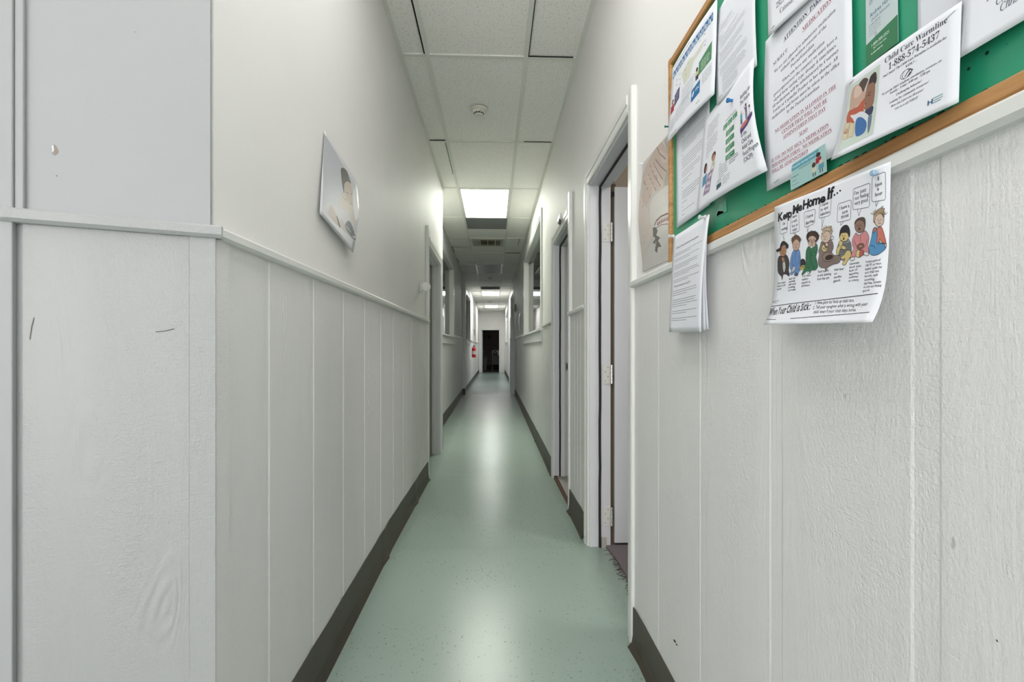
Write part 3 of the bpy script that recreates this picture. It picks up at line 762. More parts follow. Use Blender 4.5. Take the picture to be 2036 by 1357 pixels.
# ------------------------------------------------------------------ lettering and drawing on paper
def serif(s): return ''.join(chr(0x1D400 + ord(c) - 65) if 'A' <= c <= 'Z' else chr(0x1D41A + ord(c) - 97) if 'a' <= c <= 'z' else chr(0x1D7CE + ord(c) - 48) if '0' <= c <= '9' else c for c in s)
def ital(s): return ''.join(chr(0x1D434 + ord(c) - 65) if 'A' <= c <= 'Z' else ('\u210e' if c == 'h' else chr(0x1D44E + ord(c) - 97)) if 'a' <= c <= 'z' else c for c in s)
TC = {}
def glyphs(s, off=0.0, res=2):
    k = (s, off, res)
    if k not in TC:
        c = bpy.data.curves.new('t', 'FONT'); c.body = s; c.size = 1; c.offset = off; c.resolution_u = res
        o = bpy.data.objects.new('t', c); m = o.to_mesh()
        V = [(v.co.x, v.co.y) for v in m.vertices]; P = [tuple(p.vertices) for p in m.polygons]
        o.to_mesh_clear(); bpy.data.objects.remove(o); bpy.data.curves.remove(c)
        TC[k] = (V, P, max([v[0] for v in V] or [0]))
    return TC[k]
INK = (44, 44, 52)
class Page:
    """drawing in page units, origin top left, y down"""
    def __init__(s, W, H): s.W, s.H = W, H; s.items = {'printed_text': [], 'illustration': []}
    def poly(s, pts, c, layer=1, part='illustration'): s.items[part].append(([tuple(p) for p in pts], [tuple(range(len(pts)))], c, layer))
    def rect(s, x, y, w_, h_, c, layer=1, part='illustration'): s.poly([(x, y), (x, y + h_), (x + w_, y + h_), (x + w_, y)], c, layer, part)
    def ell(s, x, y, a, b, c, layer=1, n=18, rot=0):
        pts = []
        for i in range(n):
            t = -2 * math.pi * i / n; u, v = a * math.cos(t), b * math.sin(t)
            pts.append((x + u * math.cos(rot) - v * math.sin(rot), y + u * math.sin(rot) + v * math.cos(rot)))
        s.poly(pts, c, layer)
    def line(s, pts, w_, c=INK, layer=3, part='illustration', closed=False):
        if closed: pts = list(pts) + [pts[0]]
        for (x0, y0), (x1, y1) in zip(pts, pts[1:]):
            L = math.hypot(x1 - x0, y1 - y0)
            if L < 1e-6: continue
            nx, ny = -(y1 - y0) / L * w_ / 2, (x1 - x0) / L * w_ / 2
            s.poly([(x0 + nx, y0 + ny), (x1 + nx, y1 + ny), (x1 - nx, y1 - ny), (x0 - nx, y0 - ny)], c, layer, part)
    def shape(s, pts, c, layer=2, lw=.03, lc=INK):
        s.poly(pts, c, layer); s.line(pts, lw, lc, layer + .5, closed=True)
    def text(s, st, x, y, size, c=INK, style='sans', align='l', off=0.0, width=None, layer=1, rot=0, ul=False, jit=0):
        st2 = serif(st) if style == 'serif' else ital(st) if style == 'ital' else st
        V, P, w_ = glyphs(st2, off)
        k = size; sx = size if width is None or w_ == 0 else width / w_
        x0 = x - {'l': 0, 'c': .5, 'r': 1}[align] * w_ * sx
        pts = []
        for u, v in V:
            X, Y = x0 + u * sx, -v * k + (jit * math.sin(u * 2.3) if jit else 0)
            if rot: X, Y = x0 + (X - x0) * math.cos(rot) - Y * math.sin(rot), (X - x0) * math.sin(rot) + Y * math.cos(rot)
            pts.append((X, y + Y))
        s.items['printed_text'].append((pts, P, c, layer))
        if ul: s.rect(x0, y + size * .09, w_ * sx, size * .045, c, 1, 'printed_text')
    def warp(s, f):
        for part in s.items:
            new = []
            for pts, P, c, l in s.items[part]:
                m = sum(q[0] for q in pts) / len(pts); new.append(([f(a, b, m) for a, b in pts], P, c, l))
            s.items[part] = new
    def lines(s, x, y, w_, n, dy, t=.05, c=(112, 114, 124), last=.6, seed=1, gaps=True):
        """rows of print too small to read"""
        R = random.Random(seed)
        for i in range(n):
            L = w_ * (last if i == n - 1 else R.uniform(.88, 1)); p = 0
            while p < L:
                q = min(R.uniform(.10, .38), L - p)
                s.rect(x + p, y + i * dy, q, t, c, 1, 'printed_text'); p += q + (.05 if gaps else 0)
NG = 12
def bil(c, u, v):  # c: TL TR BR BL
    return [(c[0][k] * (1 - u) + c[1][k] * u) * (1 - v) + (c[3][k] * (1 - u) + c[2][k] * u) * v for k in range(3)]
def paper(name, label, cat, page, corners, X=XR, side=-1, off=.010, bulge=None, mat=None, group=None, ink_rough=.7, nv=18):
    """corners: (px, py, lift) of TL TR BR BL on the wall plane"""
    cw = []
    for q in corners:
        lift = off + (q[2] if len(q) > 2 else 0)
        Y, Z = at(q[0], q[1], X + side * lift); cw.append((Y, Z, lift))
    W, H = page.W, page.H
    def pos(x, y, e=0.0):
        u, v = x / W, y / H; Y, Z, L = bil(cw, u, v)
        L += (bulge(u, v) if bulge else 0) + e
        return (X + side * L, Y, Z)
    o0 = pos(W / 2, 0)
    bm = bmesh.new(); g = [[bm.verts.new(pos(W * i / NG, H * j / nv)) for i in range(NG + 1)] for j in range(nv + 1)]
    for j in range(nv):
        for i in range(NG):
            f = [g[j][i], g[j + 1][i], g[j + 1][i + 1], g[j][i + 1]]
            bm.faces.new(f)
    o = obj(name, bm, mat or PAPER, origin=o0, smooth=True, fix=False)
    # normals must face into the corridor
    if o.data.polygons[0].normal.x * side < 0: o.data.flip_normals()
    so = o.modifiers.new('sheet', 'SOLIDIFY'); so.thickness = .0003; so.offset = -1
    tag(o, label, cat, group)
    for part, items in page.items.items():
        if not items: continue
        bm = bmesh.new(); cols = []
        lay = bm.verts.layers.float.new('lay')
        for pts, polys, c, layer in items:
            if c not in cols: cols.append(c)
            vs = [bm.verts.new((p[0], p[1], 0)) for p in pts]
            for v in vs: v[lay] = layer
            for P in polys:
                try: f = bm.faces.new([vs[k] for k in P]); f.material_index = cols.index(c)
                except ValueError: pass
        for ax, L, N_ in ((0, W, NG), (1, H, nv)):
            for k in range(0, N_ + 1):
                geom = bm.verts[:] + bm.edges[:] + bm.faces[:]
                n_ = (1, 0, 0) if ax == 0 else (0, 1, 0); c_ = (L * k / N_, 0, 0) if ax == 0 else (0, L * k / N_, 0)
                bmesh.ops.bisect_plane(bm, geom=geom, dist=1e-6, plane_co=c_, plane_no=n_, clear_inner=(k == 0), clear_outer=(k == N_))
        for v in bm.verts:
            p = pos(v.co.x, v.co.y, .00015 + v[lay] * .00005); v.co = Vector(p)
        for f in bm.faces:
            f.normal_update()
            if f.normal.x * side < 0: f.normal_flip()
        def print_tone(c):
            g_ = sum(c) / 3; k_ = .93 if part == 'illustration' else 1
            return tuple(int((g_ + (v - g_) * .85) * k_) for v in c) if part == 'illustration' else c
        q = obj(part, bm, [flat(print_tone(c), ink_rough, .2) for c in cols], o, fix=False)
    return o, pos

def tracer(corners, X, side, off, W, H, ox, oy, k_):
    cw = [at(q[0], q[1], X + side * (off + (q[2] if len(q) > 2 else 0))) for q in corners]
    def f(zx, zy):
        Y, Z = at(ox + zx / k_, oy + zy / k_, X + side * (off + .004)); u, v = .5, .5
        for _ in range(15):
            T_ = [cw[0][k] * (1 - u) * (1 - v) + cw[1][k] * u * (1 - v) + cw[2][k] * u * v + cw[3][k] * (1 - u) * v for k in (0, 1)]
            du = [(cw[1][k] - cw[0][k]) * (1 - v) + (cw[2][k] - cw[3][k]) * v for k in (0, 1)]
            dv = [(cw[3][k] - cw[0][k]) * (1 - u) + (cw[2][k] - cw[1][k]) * u for k in (0, 1)]
            e = (Y - T_[0], Z - T_[1]); D = du[0] * dv[1] - dv[0] * du[1]
            u += (e[0] * dv[1] - dv[0] * e[1]) / D; v += (du[0] * e[1] - e[0] * du[1]) / D
        return u * W, v * H
    return f
def smooth(pts, n=4):
    out = []; N_ = len(pts)
    for i in range(N_):
        p0, p1, p2, p3 = (pts[(i + k) % N_] for k in (-1, 0, 1, 2))
        for j in range(n):
            t = j / n
            out.append(tuple(.5 * (2 * p1[k] + (p2[k] - p0[k]) * t + (2 * p0[k] - 5 * p1[k] + 4 * p2[k] - p3[k]) * t * t + (3 * p1[k] - p0[k] - 3 * p2[k] + p3[k]) * t ** 3) for k in (0, 1)))
    return out
# 1 poster of guidance in the left corner of the board
R = (172, 66, 96); BL_ = (36, 118, 182)
p = Page(8.5, 11)
p.lines(.6, .35, 5.8, 1, .2, .09, (80, 84, 100))
for i, ch in enumerate('WWRARANEW'[::-1]): pass
x = .35
for i in range(11):   # blue banner letters, partly legible only
    wd = .62; p.rect(x, .98, wd, .95, BL_, 1)
    for q in range(3): p.rect(x + .08 + q * .17, 1.08 + (.18 * ((i + q) % 3)), .09, .52, (228, 234, 240), 2)
    p.poly([(x + .1, 1.82), (x + .25, 1.45), (x + .4, 1.82)], (214, 226, 238), 2); x += .70
p.poly([(2.6, 3.2), (4.2, 2.7), (5.0, 3.2), (6.9, 2.9), (6.3, 3.7), (5.0, 3.9), (4.3, 5.2), (3.3, 5.4), (3.0, 4.4)], (224, 226, 205), 1)
for i, (a, b) in enumerate([(1.3, 2.9), (2.0, 2.7), (1.3, 3.6), (2.1, 3.5), (1.4, 4.4), (2.2, 4.3), (3.3, 3.4), (3.9, 3.1), (3.4, 4.1), (5.9, 2.3), (6.6, 2.2), (6.8, 3.2), (6.7, 3.6)]):
    p.lines(a, b, .5, 1, .1, .10, (150, 172, 198) if i % 2 else (122, 124, 132), seed=i)
p.shape([(6.0, 5.0), (7.9, 4.3), (7.9, 6.4), (6.0, 6.6)], (84, 150, 104), 1, .01, (84, 150, 104))
p.lines(6.3, 5.25, 1.4, 5, .24, .07, (214, 230, 216), seed=4)
p.ell(5.7, 5.55, .18, .25, (70, 48, 44), 2); p.poly([(5.45, 5.8), (5.95, 5.8), (6.0, 6.3), (5.4, 6.3)], (218, 214, 150), 2); p.poly([(5.5, 6.3), (6.0, 6.3), (6.0, 6.9), (5.55, 6.9)], (64, 74, 100), 2)
p.shape([(1.2, 4.9), (2.3, 4.6), (2.3, 6.2), (1.2, 6.6)], (72, 62, 118), 1, .01, (72, 62, 118))
p.lines(1.3, 5.0, .85, 6, .22, .06, (200, 200, 220), seed=5)
p.ell(.75, 5.5, .25, .36, (56, 36, 44), 2); p.ell(.82, 5.6, .16, .22, (214, 160, 140), 3); p.poly([(.35, 5.95), (1.1, 5.9), (1.2, 7.0), (.35, 7.1)], (186, 46, 76), 2)
p.lines(2.9, 5.7, 2.5, 9, .25, .05, (128, 132, 146), seed=6); p.lines(1.7, 7.4, 3.2, 8, .26, .05, (128, 132, 146), seed=7)
p.lines(.6, 8.1, 1.0, 12, .14, .035, (150, 154, 164), seed=8); p.lines(6.6, 7.0, 1.5, 7, .2, .045, (128, 132, 146), seed=9)
p.shape([(4.9, 7.6), (6.3, 7.3), (6.3, 8.9), (4.9, 9.1)], BL_, 1, .01, BL_)
p.text('CDC', 5.55, 8.2, .5, (232, 240, 246), width=.68, off=.01, layer=2); p.ell(5.2, 8.2, .16, .34, (220, 232, 242), 2, rot=.3)
p.lines(.8, 10.3, 1.4, 3, .16, .05, (128, 132, 146), seed=10); p.lines(5.8, 9.9, 1.0, 1, .1, .07, (70, 72, 80), seed=11)
paper('information_poster', 'white health sheet with a blue banner of letters in the corner of the board', 'paper notice', p,
      [(1337, 137, .008), (1426, -4, .008), (1423, 187, .012), (1328.5, 286, .014)], bulge=lambda u, v: .004 * math.sin(math.pi * u) + .003 * v * v, off=.012)
# 2 long sheet of small print
p = Page(8.5, 14)
y = 3.0; sd = 20
for n_, x_, w_ in ((1, 1.0, 1.2), (4, 1.0, 3.0), (1, 2.0, 3.8), (2, .7, 1.2), (3, .9, 4.4), (4, 1.2, 5.8), (1, .4, 1.0), (5, 1.0, 5.6), (3, .9, 5.4), (1, .4, .9), (5, 1.0, 6.2), (6, 1.5, 5.4), (6, 1.5, 3.6)):
    p.lines(x_, y, w_, n_, .21, .045, (132, 134, 144), seed=sd); y += n_ * .21 + .12; sd += 1
p.line([(.6, 13.3), (1.4, 13.22)], .07, (90, 90, 96))
paper('printed_sheet', 'long white sheet of fine print beside the blue-bannered poster, upper left of the board', 'paper notice', p,
      [(1427, 24, .003), (1503.5, -114, .003), (1505, 130, .006), (1425, 210, .010)], bulge=lambda u, v: .003 * math.sin(math.pi * v), off=.009)
# 4 sheet under the brochure
p = Page(8.5, 11)
p.line([(4.8, 1.4), (8.0, 1.2)], .05)
y = 2.0
for n_, x_, w_ in ((1, 4.4, 2.4), (3, 3.2, 4.6), (1, 1.9, .8), (5, 1.7, 6.3), (1, 1.6, .6), (5, 1.6, 6.4), (3, 1.6, 5.2), (2, 1.6, 3.0), (1, 1.6, .5), (4, 1.6, 6.3), (1, 1.6, 2.2), (1, 1.6, .5), (1, 1.6, 5.4), (1, 1.6, 1.0)):
    p.lines(x_, y, w_, n_, .21, .045, (128, 130, 140), seed=sd); y += n_ * .21 + .16; sd += 1
paper('printed_sheet', 'white sheet of fine print partly hidden under the folded food program brochure', 'paper notice', p,
      [(1344.5, 222, .0), (1411, 136, .0), (1411, 408, .002), (1345.5, 454, .006)], off=.009)
# 3 brochure
p = Page(11, 8.5)
G = (66, 148, 96)
def T(st, x, y, sz, c=INK, **k): p.text(st, x, y, sz, c, **k)
p.lines(1.2, 1.9, 2.1, 7, .17, .04, (120, 122, 132), seed=40); p.lines(1.2, 3.2, 2.1, 7, .17, .04, (120, 122, 132), seed=41); p.lines(1.2, 4.45, 1.0, 1, .2, .04)
# child with tray
p.ell(2.75, 4.95, .36, .30, (104, 62, 42), 1); p.ell(2.75, 5.1, .28, .24, (196, 140, 110), 2); p.poly([(2.5, 5.3), (3.0, 5.3), (3.0, 5.7), (2.5, 5.7)], (212, 214, 170), 1)
p.line([(2.55, 5.6), (2.3, 6.1)], .08, (196, 140, 110)); p.line([(2.95, 5.6), (2.8, 6.2)], .08, (196, 140, 110))
p.ell(1.35, 5.3, .28, .42, (50, 34, 42), 1); p.ell(1.5, 5.4, .17, .24, (176, 120, 94), 2); p.poly([(1.0, 5.9), (1.75, 5.8), (1.65, 6.6), (.95, 6.7)], (88, 156, 194), 1)
p.shape([(1.9, 6.0), (2.75, 5.9), (2.35, 7.5), (1.3, 7.5)], (168, 142, 178), 1.5, .02, (150, 122, 162))
for a, b in ((2.2, 6.3), (2.45, 6.25), (1.95, 6.75), (2.25, 6.8), (1.75, 7.15), (2.1, 7.2)): p.ell(a, b, .11, .13, (234, 232, 238), 2.5)
T('CACFP Programs', 4.35, 2.05, .26, INK, width=1.9)
for x_, w_ in ((4.0, .75), (4.85, .75), (5.7, .75)): p.rect(x_, 2.2, w_, .42, G, 1); p.lines(x_ + .1, 2.35, w_ - .2, 2, .13, .05, (206, 228, 212), seed=int(x_ * 9))
for y_ in (3.05, 3.75, 4.45, 5.15): p.rect(4.6, y_, 1.35, .42, G, 1); p.lines(4.75, y_ + .13, 1.0, 2, .14, .05, (206, 228, 212), seed=int(y_ * 9))
p.line([(4.4, 2.62), (4.75, 3.05)], .025); p.line([(5.25, 2.62), (5.25, 3.05)], .025); p.line([(6.2, 2.62), (5.95, 3.05)], .025)
for a, b in ((3.47, 3.75), (4.17, 4.45), (4.87, 5.15)): p.line([(5.25, a), (5.25, b)], .025)
p.lines(4.0, 5.9, .5, 1, .1, .07); p.lines(3.9, 6.15, 1.5, 6, .17, .05, (140, 142, 150), seed=50); p.lines(5.6, 6.15, 1.4, 3, .17, .05, (90, 92, 100), seed=51)
T('USDA', 3.6, 7.35, .34, (70, 86, 104), width=.75); p.poly([(3.6, 7.45), (4.35, 7.45), (4.35, 7.75), (3.6, 7.9)], (58, 92, 104), 1); p.lines(4.6, 7.2, 1.1, 5, .13, .035, (130, 132, 140), seed=52)
# three small figures on a platform
p.ell(7.85, 2.45, .13, .16, (222, 196, 168), 2); p.poly([(7.65, 2.65), (8.05, 2.65), (8.1, 3.3), (7.7, 3.3)], (92, 176, 206), 2); p.rect(7.72, 3.3, .14, .55, (46, 66, 110), 2); p.rect(7.9, 3.3, .14, .55, (46, 66, 110), 2); p.line([(8.0, 2.8), (8.3, 2.75)], .07, (222, 196, 168), 2)
p.ell(8.8, 2.15, .15, .18, (72, 44, 50), 2); p.poly([(8.6, 2.4), (9.0, 2.35), (9.0, 3.0), (8.7, 3.0)], (140, 86, 146), 2); p.rect(8.7, 3.0, .12, .75, (80, 72, 110), 2); p.rect(8.9, 3.0, .12, .7, (80, 72, 110), 2); p.line([(8.6, 2.5), (8.45, 2.15)], .07, (100, 64, 60), 2)
p.ell(9.5, 2.75, .14, .17, (58, 40, 44), 2); p.poly([(9.35, 2.95), (9.65, 2.95), (9.6, 3.4), (9.4, 3.4)], (232, 232, 236), 2); p.line([(9.45, 3.4), (9.4, 3.75)], .06, (96, 66, 60), 2); p.line([(9.55, 3.4), (9.65, 3.75)], .06, (96, 66, 60), 2)
p.poly([(7.6, 4.2), (9.2, 3.7), (9.95, 3.6), (9.9, 4.0), (9.0, 4.5), (7.7, 4.9), (7.55, 4.6)], (98, 66, 138), 1); p.ell(8.35, 4.12, .75, .24, (212, 118, 116), 2.2, rot=-.12)
p.line([(7.8, 4.5), (7.8, 4.95)], .12, (74, 52, 120)); p.line([(8.9, 4.3), (8.9, 4.6)], .12, (74, 52, 120))
def wf_(a, b, m):
    if m < 3.6: return 1.0 + (a - 1.0) * 1.38, 1.1 + (b - 1.9) * 1.12
    if m < 7.4 and b > 5.7: return 4.4 + (a - 3.6) * 1.12, b - .1
    if m < 7.4: return 5.35 + (a - 4.0) * 1.15, 2.85 + (b - 2.2) * .93
    return 8.7 + (a - 7.6) * .86, 3.05 + (b - 2.0) * .66
p.warp(wf_)
for i, st in enumerate(('Building for', 'The Future')): T(st, 8.65, 2.25 + .5 * i, .50, INK, width=(1.85, 1.75)[i], off=.006)
for i, st in enumerate(('In the', 'Child and', 'Adult Care', 'Food Program', '(CACFP)')): T(st, 8.75, 5.25 + .47 * i, .47, INK, width=(.85, 1.4, 1.5, 2.05, 1.2)[i], off=.006)
paper('folded_brochure', 'white creased brochure with green boxes held by the blue push pin', 'brochure', p,
      [(1401, 239, .002), (1500, 112, .004), (1526, 339, .020), (1385, 424, .012)],
      bulge=lambda u, v: .008 * math.sin(math.pi * u) * v + .012 * max(0, math.sin(math.pi * v)) * u ** 2, off=.013)
# 6 attention parents
p = Page(8.5, 11); RD = (158, 70, 92); N = (52, 54, 84)
def S(st, y, sz=.33, c=(74, 74, 80), x=4.25, al='c', ul=False, off=-.008, width=None): p.text(st, x, y, sz, c, 'serif', al, off, ul=ul, width=width)
S('ATTENTION  PARENTS', 1.62, .42, N, 4.6, ul=True, off=0)
S('MEDICATION', 2.35, .40, RD, 5.6, ul=True); S('SUBJECT:', 2.55, .36, x=1.1, al='l')
L6 = [('We are not allowed to administer medication', 3.15), ('without the written consent of the', 3.53), ('Parent/Guardian', 3.91), ('When you have any medication', 4.35), ('(prescription/over the counter) we must have a', 4.75),
      ('signed form stating type, dosage & time/times.', 5.13), ('All medication will be administered by Courtney', 5.51), ('Fowler or Carmella Prather in her absence. All', 5.89), ('medication and forms must be taken to the office', 6.27), ('by the Parent/Guardian.', 6.65)]
for st, y_ in L6: S(st, y_, .31, off=-.010)
for st, y_ in (('NO MEDICATION IS ALLOWED IN THE', 7.35), ('CENTER THAT WILL NOT BE', 7.75), ('ADMINISTERED THAT DAY', 8.15), ('ALSO', 8.65)): S(st, y_, .32, RD, ul=True)
for st, y_ in (('IF YOU DO NOT SIGN A MEDICATION', 9.20), ('PERMISSION FORM - NO MEDICATION', 9.58), ('WILL BE ADMINISTERED', 9.96)): S(st, y_, .32, RD, ul=True, x=.75, al='l')
p.line([(.9, .32), (1.5, .26)], .035, (110, 110, 114)); p.line([(.9, 10.7), (1.5, 10.62)], .035, (80, 80, 86))
paper('parent_notice', 'white notice with bold heading and red underlined capitals about medication', 'paper notice', p,
      [(1522, 83, .002), (1692, -130, .002), (1697, 290, .006), (1525, 381, .010)], bulge=lambda u, v: .004 * math.sin(math.pi * v) * (1 - u), off=.010)
# 7 address sheet
p = Page(8.5, 5.5)
for i, st in enumerate(('Greenb', 'P.O. B', '2929 North Ind', 'Catoosa, OK')): p.text(st, 1.0 + [0, .5, .25, .75][i], 3.1 + .55 * i, .5, (84, 84, 92), 'serif', off=-.009)
p.line([(.5, 5.2), (1.0, 5.15)], .04)
paper('address_sheet', 'small white sheet with a typed address above the medication notice', 'paper notice', p,
      [(1525, -92, .002), (1660, -262, .002), (1662, -49, .002), (1527.5, 73, .008)], off=.014)
# 8 teal card
p = Page(3.5, 2.2); TQ = (154, 206, 204)
p.rect(0, 0, 3.5, 2.2, (170, 212, 210), .2); p.poly([(.12, .1), (2.95, .1), (2.8, .36), (2.95, .62), (.12, .62)], (92, 174, 196), 1)
p.text('Greenbriar Learning Center II', .3, .42, .27, (238, 246, 248), width=2.3, layer=2); p.text('918.266.6272', .95, .84, .22, (90, 110, 120), layer=2)
p.lines(.15, 1.15, 1.2, 1, .2, .06, (70, 92, 96)); p.lines(.15, 1.5, .8, 1, .2, .05, (100, 122, 126)); p.lines(.15, 1.85, 1.2, 1, .2, .05, (100, 122, 126), seed=3)
p.ell(2.85, .55, .2, .18, (74, 44, 42), 3); p.poly([(2.6, .75), (3.1, .75), (3.1, 1.2), (2.6, 1.2)], (182, 44, 52), 2.5); p.ell(2.4, 1.15, .18, .2, (84, 58, 52), 3.4); p.ell(3.05, 1.2, .17, .17, (232, 206, 190), 3.4); p.poly([(2.2, 1.35), (2.6, 1.35), (2.65, 1.75), (2.2, 1.75)], (214, 218, 190), 3); p.poly([(2.85, 1.35), (3.3, 1.35), (3.3, 1.75), (2.8, 1.75)], (96, 164, 190), 3)
for a in (2.3, 2.5, 2.95, 3.15): p.line([(a, 1.75), (a, 2.05)], .07, (52, 44, 48), 3)
paper('business_card', 'small pale teal card with cartoon children tucked behind the oak frame', 'card', p,
      [(1570, 330, 0), (1641, 285, 0), (1643.8, 341, 0), (1572.5, 379, 0)], off=.0185)
# 9 tall card
p = Page(3.0, 6)
p.rect(0, 0, 3, 6, (206, 222, 224), .2); p.poly([(0, 4.55), (3, 4.3), (3, 6), (0, 6)], (66, 140, 96), 1)
p.text('HOPE', .35, 1.5, .72, (84, 110, 128)); p.text('in Crisis', .35, 2.1, .62, (84, 110, 128), width=1.6)
p.text('Andrea Hurst', .4, 2.95, .40, (54, 92, 124), off=.008, width=2.1); p.text('DV/SA Advocate', .55, 3.3, .30, (54, 92, 124), width=1.75); p.lines(.3, 3.45, 2.0, 1, .1, .05); p.lines(.3, 3.62, 1.3, 4, .17, .04, (130, 142, 150), seed=60)
p.line([(.98 + .09 * math.cos(a), 4.36 + .09 * math.sin(a)) for a in [math.pi * i / 6 for i in range(13)]], .025, (70, 100, 110))
p.text('1-800-300-5321', .5, 4.98, .28, (234, 242, 236), width=1.7, layer=2); p.text('24/7 Crisis Line', .7, 5.22, .2, (222, 236, 226), layer=2); p.lines(.5, 5.4, 1.9, 1, .2, .07, (214, 230, 218))
paper('helpline_card', 'narrow pale card with green foot between the two white notices on the board', 'card', p,
      [(1721, -42, 0), (1783, -110, 0), (1786, 83, .001), (1722.7, 133, .001)], off=.010)
# 10 blank sheet
p = Page(8.5, 11); p.lines(1, 1, 5, 3, .4, .06)
paper('plain_sheet', 'white sheet mostly hidden behind the child care phone line notice', 'paper notice', p,
      [(1823.5, -180, 0), (1925, -280, 0), (1925, 100, 0), (1826, 180, 0)], off=.010, mat=PAPER2)
# 12 holidays sheet
p = Page(11, 8.5)
for i, st in enumerate(('Thanksgiving', 'The Day after', 'Christmas Eve', 'Christmas')): p.text(st, [4.2, 2.1, 2.95, 3.3][i], [5.55, 6.25, 6.85, 7.35][i] - .1, .62, (92, 94, 110), 'ital', off=.004)
paper('holiday_list', 'white sheet with slanted holiday names at the near edge of the board', 'paper notice', p,
      [(1920, -160, .0), (2230, -470, .0), (2225, -72, .0), (1909, 115, .012)], off=.011)
# 11 phone line notice
def warm(label, dx, dyy, drawn, off, name='phone_line_notice'):
    global p
    p = Page(11, 8.5)
    if drawn:
        K = (62, 62, 74)
        p.rect(.35, .75, 2.35, 7.0, (206, 220, 208), 1)
        p.warp(lambda a, b, m: (.35 + (a - .35) * 1.58, b))
        tf = tracer([(1686, 162, .004), (1912, 2, .004), (1906, 203, .010), (1672, 317, .012)], XR, -1, .016, 11, 8.5, 1640, 0, 4.111)
        def tp(pts, c, l, sm=True):
            q = [tf(*k_) for k_ in pts]; p.poly(smooth(q) if sm else q, c, l)
        tp([(236, 740), (290, 690), (340, 716), (364, 760), (350, 812), (300, 862), (252, 896), (228, 888)], (208, 168, 148), 2)
        tp([(262, 720), (300, 700), (330, 740), (300, 790), (262, 800)], (226, 196, 178), 2.3)
        tp([(296, 690), (338, 640), (378, 648), (362, 700), (340, 752), (318, 716)], (98, 76, 70), 2.6)
        tp([(226, 905), (300, 872), (356, 802), (362, 900), (350, 932), (292, 1002), (216, 1002)], (204, 98, 74), 1.8)
        tp([(372, 700), (396, 664), (440, 656), (446, 832), (420, 880), (390, 906), (364, 888), (367, 860), (357, 820), (364, 772)], (158, 112, 92), 3)
        tp([(384, 690), (398, 624), (440, 588), (454, 640), (446, 686), (420, 672)], (74, 60, 60), 3.4)
        p.line([tf(382, 786), tf(408, 776)], .07, (70, 48, 46), 3.6); p.line([tf(366, 852), tf(386, 850)], .08, (132, 70, 66), 3.6); p.line([tf(388, 764), tf(414, 752)], .06, (80, 60, 56), 3.6)
        tp([(374, 912), (442, 866), (440, 932), (408, 954)], (66, 70, 100), 3.2)
        tp([(244, 946), (290, 936), (332, 914), (372, 920), (422, 960), (438, 1064), (400, 1016), (300, 1002), (270, 972)], (224, 226, 230), 3.6)
        tp([(308, 972), (350, 960), (402, 1002), (396, 1082), (330, 1116), (304, 1040)], (64, 116, 182), 4)
        tp([(410, 962), (442, 942), (440, 1060), (426, 1084)], (104, 128, 152), 4)
        for q in ([(205, 1012), (248, 1002), (246, 1078), (200, 1088)], [(250, 1000), (290, 1012), (300, 1062), (292, 1118), (252, 1128)], [(200, 1092), (246, 1084), (248, 1136), (206, 1146)]):
            tp(q, (220, 204, 168), 4.4, False); p.line([tf(*k_) for k_ in q], .03, (170, 146, 108), 4.8, closed=True)
        p.line([tf(*k_) for k_ in ((216, 1060), (236, 1056), (236, 1092), (216, 1096))], .05, (192, 66, 62), 5, closed=True); p.text('H', tf(219, 1088)[0], tf(219, 1088)[1], .26, (192, 66, 62), off=.01, layer=5)
        p.text('Child Care Warmline', 4.55, 1.02, .78, K, 'serif', width=5.45, off=-.006)
        p.text('1-888-574-5437', 5.0, 1.95, .92, K, 'serif', width=4.45, off=-.004)
        p.text("Don't forget! The Child Care Warmline is available for", 4.5, 2.42, .36, K, 'serif', width=5.5, off=-.006); p.text('YOU!...', 6.7, 2.85, .34, K, 'serif')
        cx_, cy_ = 6.9, 3.45
        for q in (0, 1): p.line([(cx_ - .1 + .50 * math.cos(a) * (1 - .35 * q), cy_ + .40 * math.sin(a)) for a in [math.pi * i / 10 for i in range(21)]], .035, K)
        p.line([(6.7, 3.7), (7.1, 3.2), (7.4, 3.4), (6.95, 3.8), (7.3, 3.6)], .07, K)
        for st, x_, y_, w_ in (('We provide FREE telephone consultation, resources, etc.', 4.55, 4.2, 5.2), ('Monday - Friday, 8:00 am - 5:00 pm', 5.35, 4.55, 3.5), ('Challenging behavior?', 6.0, 5.05, 2.2),
                               ('Looking for community resources?', 5.4, 5.5, 3.4), ('How can I prevent diseases?', 5.6, 5.95, 2.8), ('Give us a call TODAY!', 6.0, 6.4, 2.0)):
            p.text(st, x_, y_, .33, K, 'serif', width=w_, off=-.006)
        p.text('H', 8.75, 7.55, .6, (48, 84, 128), off=.03); p.rect(9.15, 7.1, .75, .08, (120, 180, 180)); p.rect(9.15, 7.3, .75, .08, (160, 170, 180)); p.rect(9.15, 7.5, .6, .08, (120, 180, 180))
        p.line([(.25, .45), (.9, .30)], .045, (70, 70, 78)); p.line([(9.75, .75), (10.6, .45)], .045, (90, 90, 98))
    return paper(name, label, 'paper notice', p,
      [(1686 + dx, 162 + dyy, .004), (1912 + dx, 2 + dyy, .004), (1906 + dx, 203 + dyy, .010), (1672 + dx * 2, 317 + dyy, .012)],
      bulge=lambda u, v: .003 * math.sin(math.pi * u) + .010 * v ** 3 * (1 - u) ** 2, off=off)
warm('white sheet directly behind the child care phone line notice, its edge just showing', -3, 2, False, .0135, 'backing_sheet')
warm('white child care phone line notice with a photo of two people playing', 0, 0, True, .016)
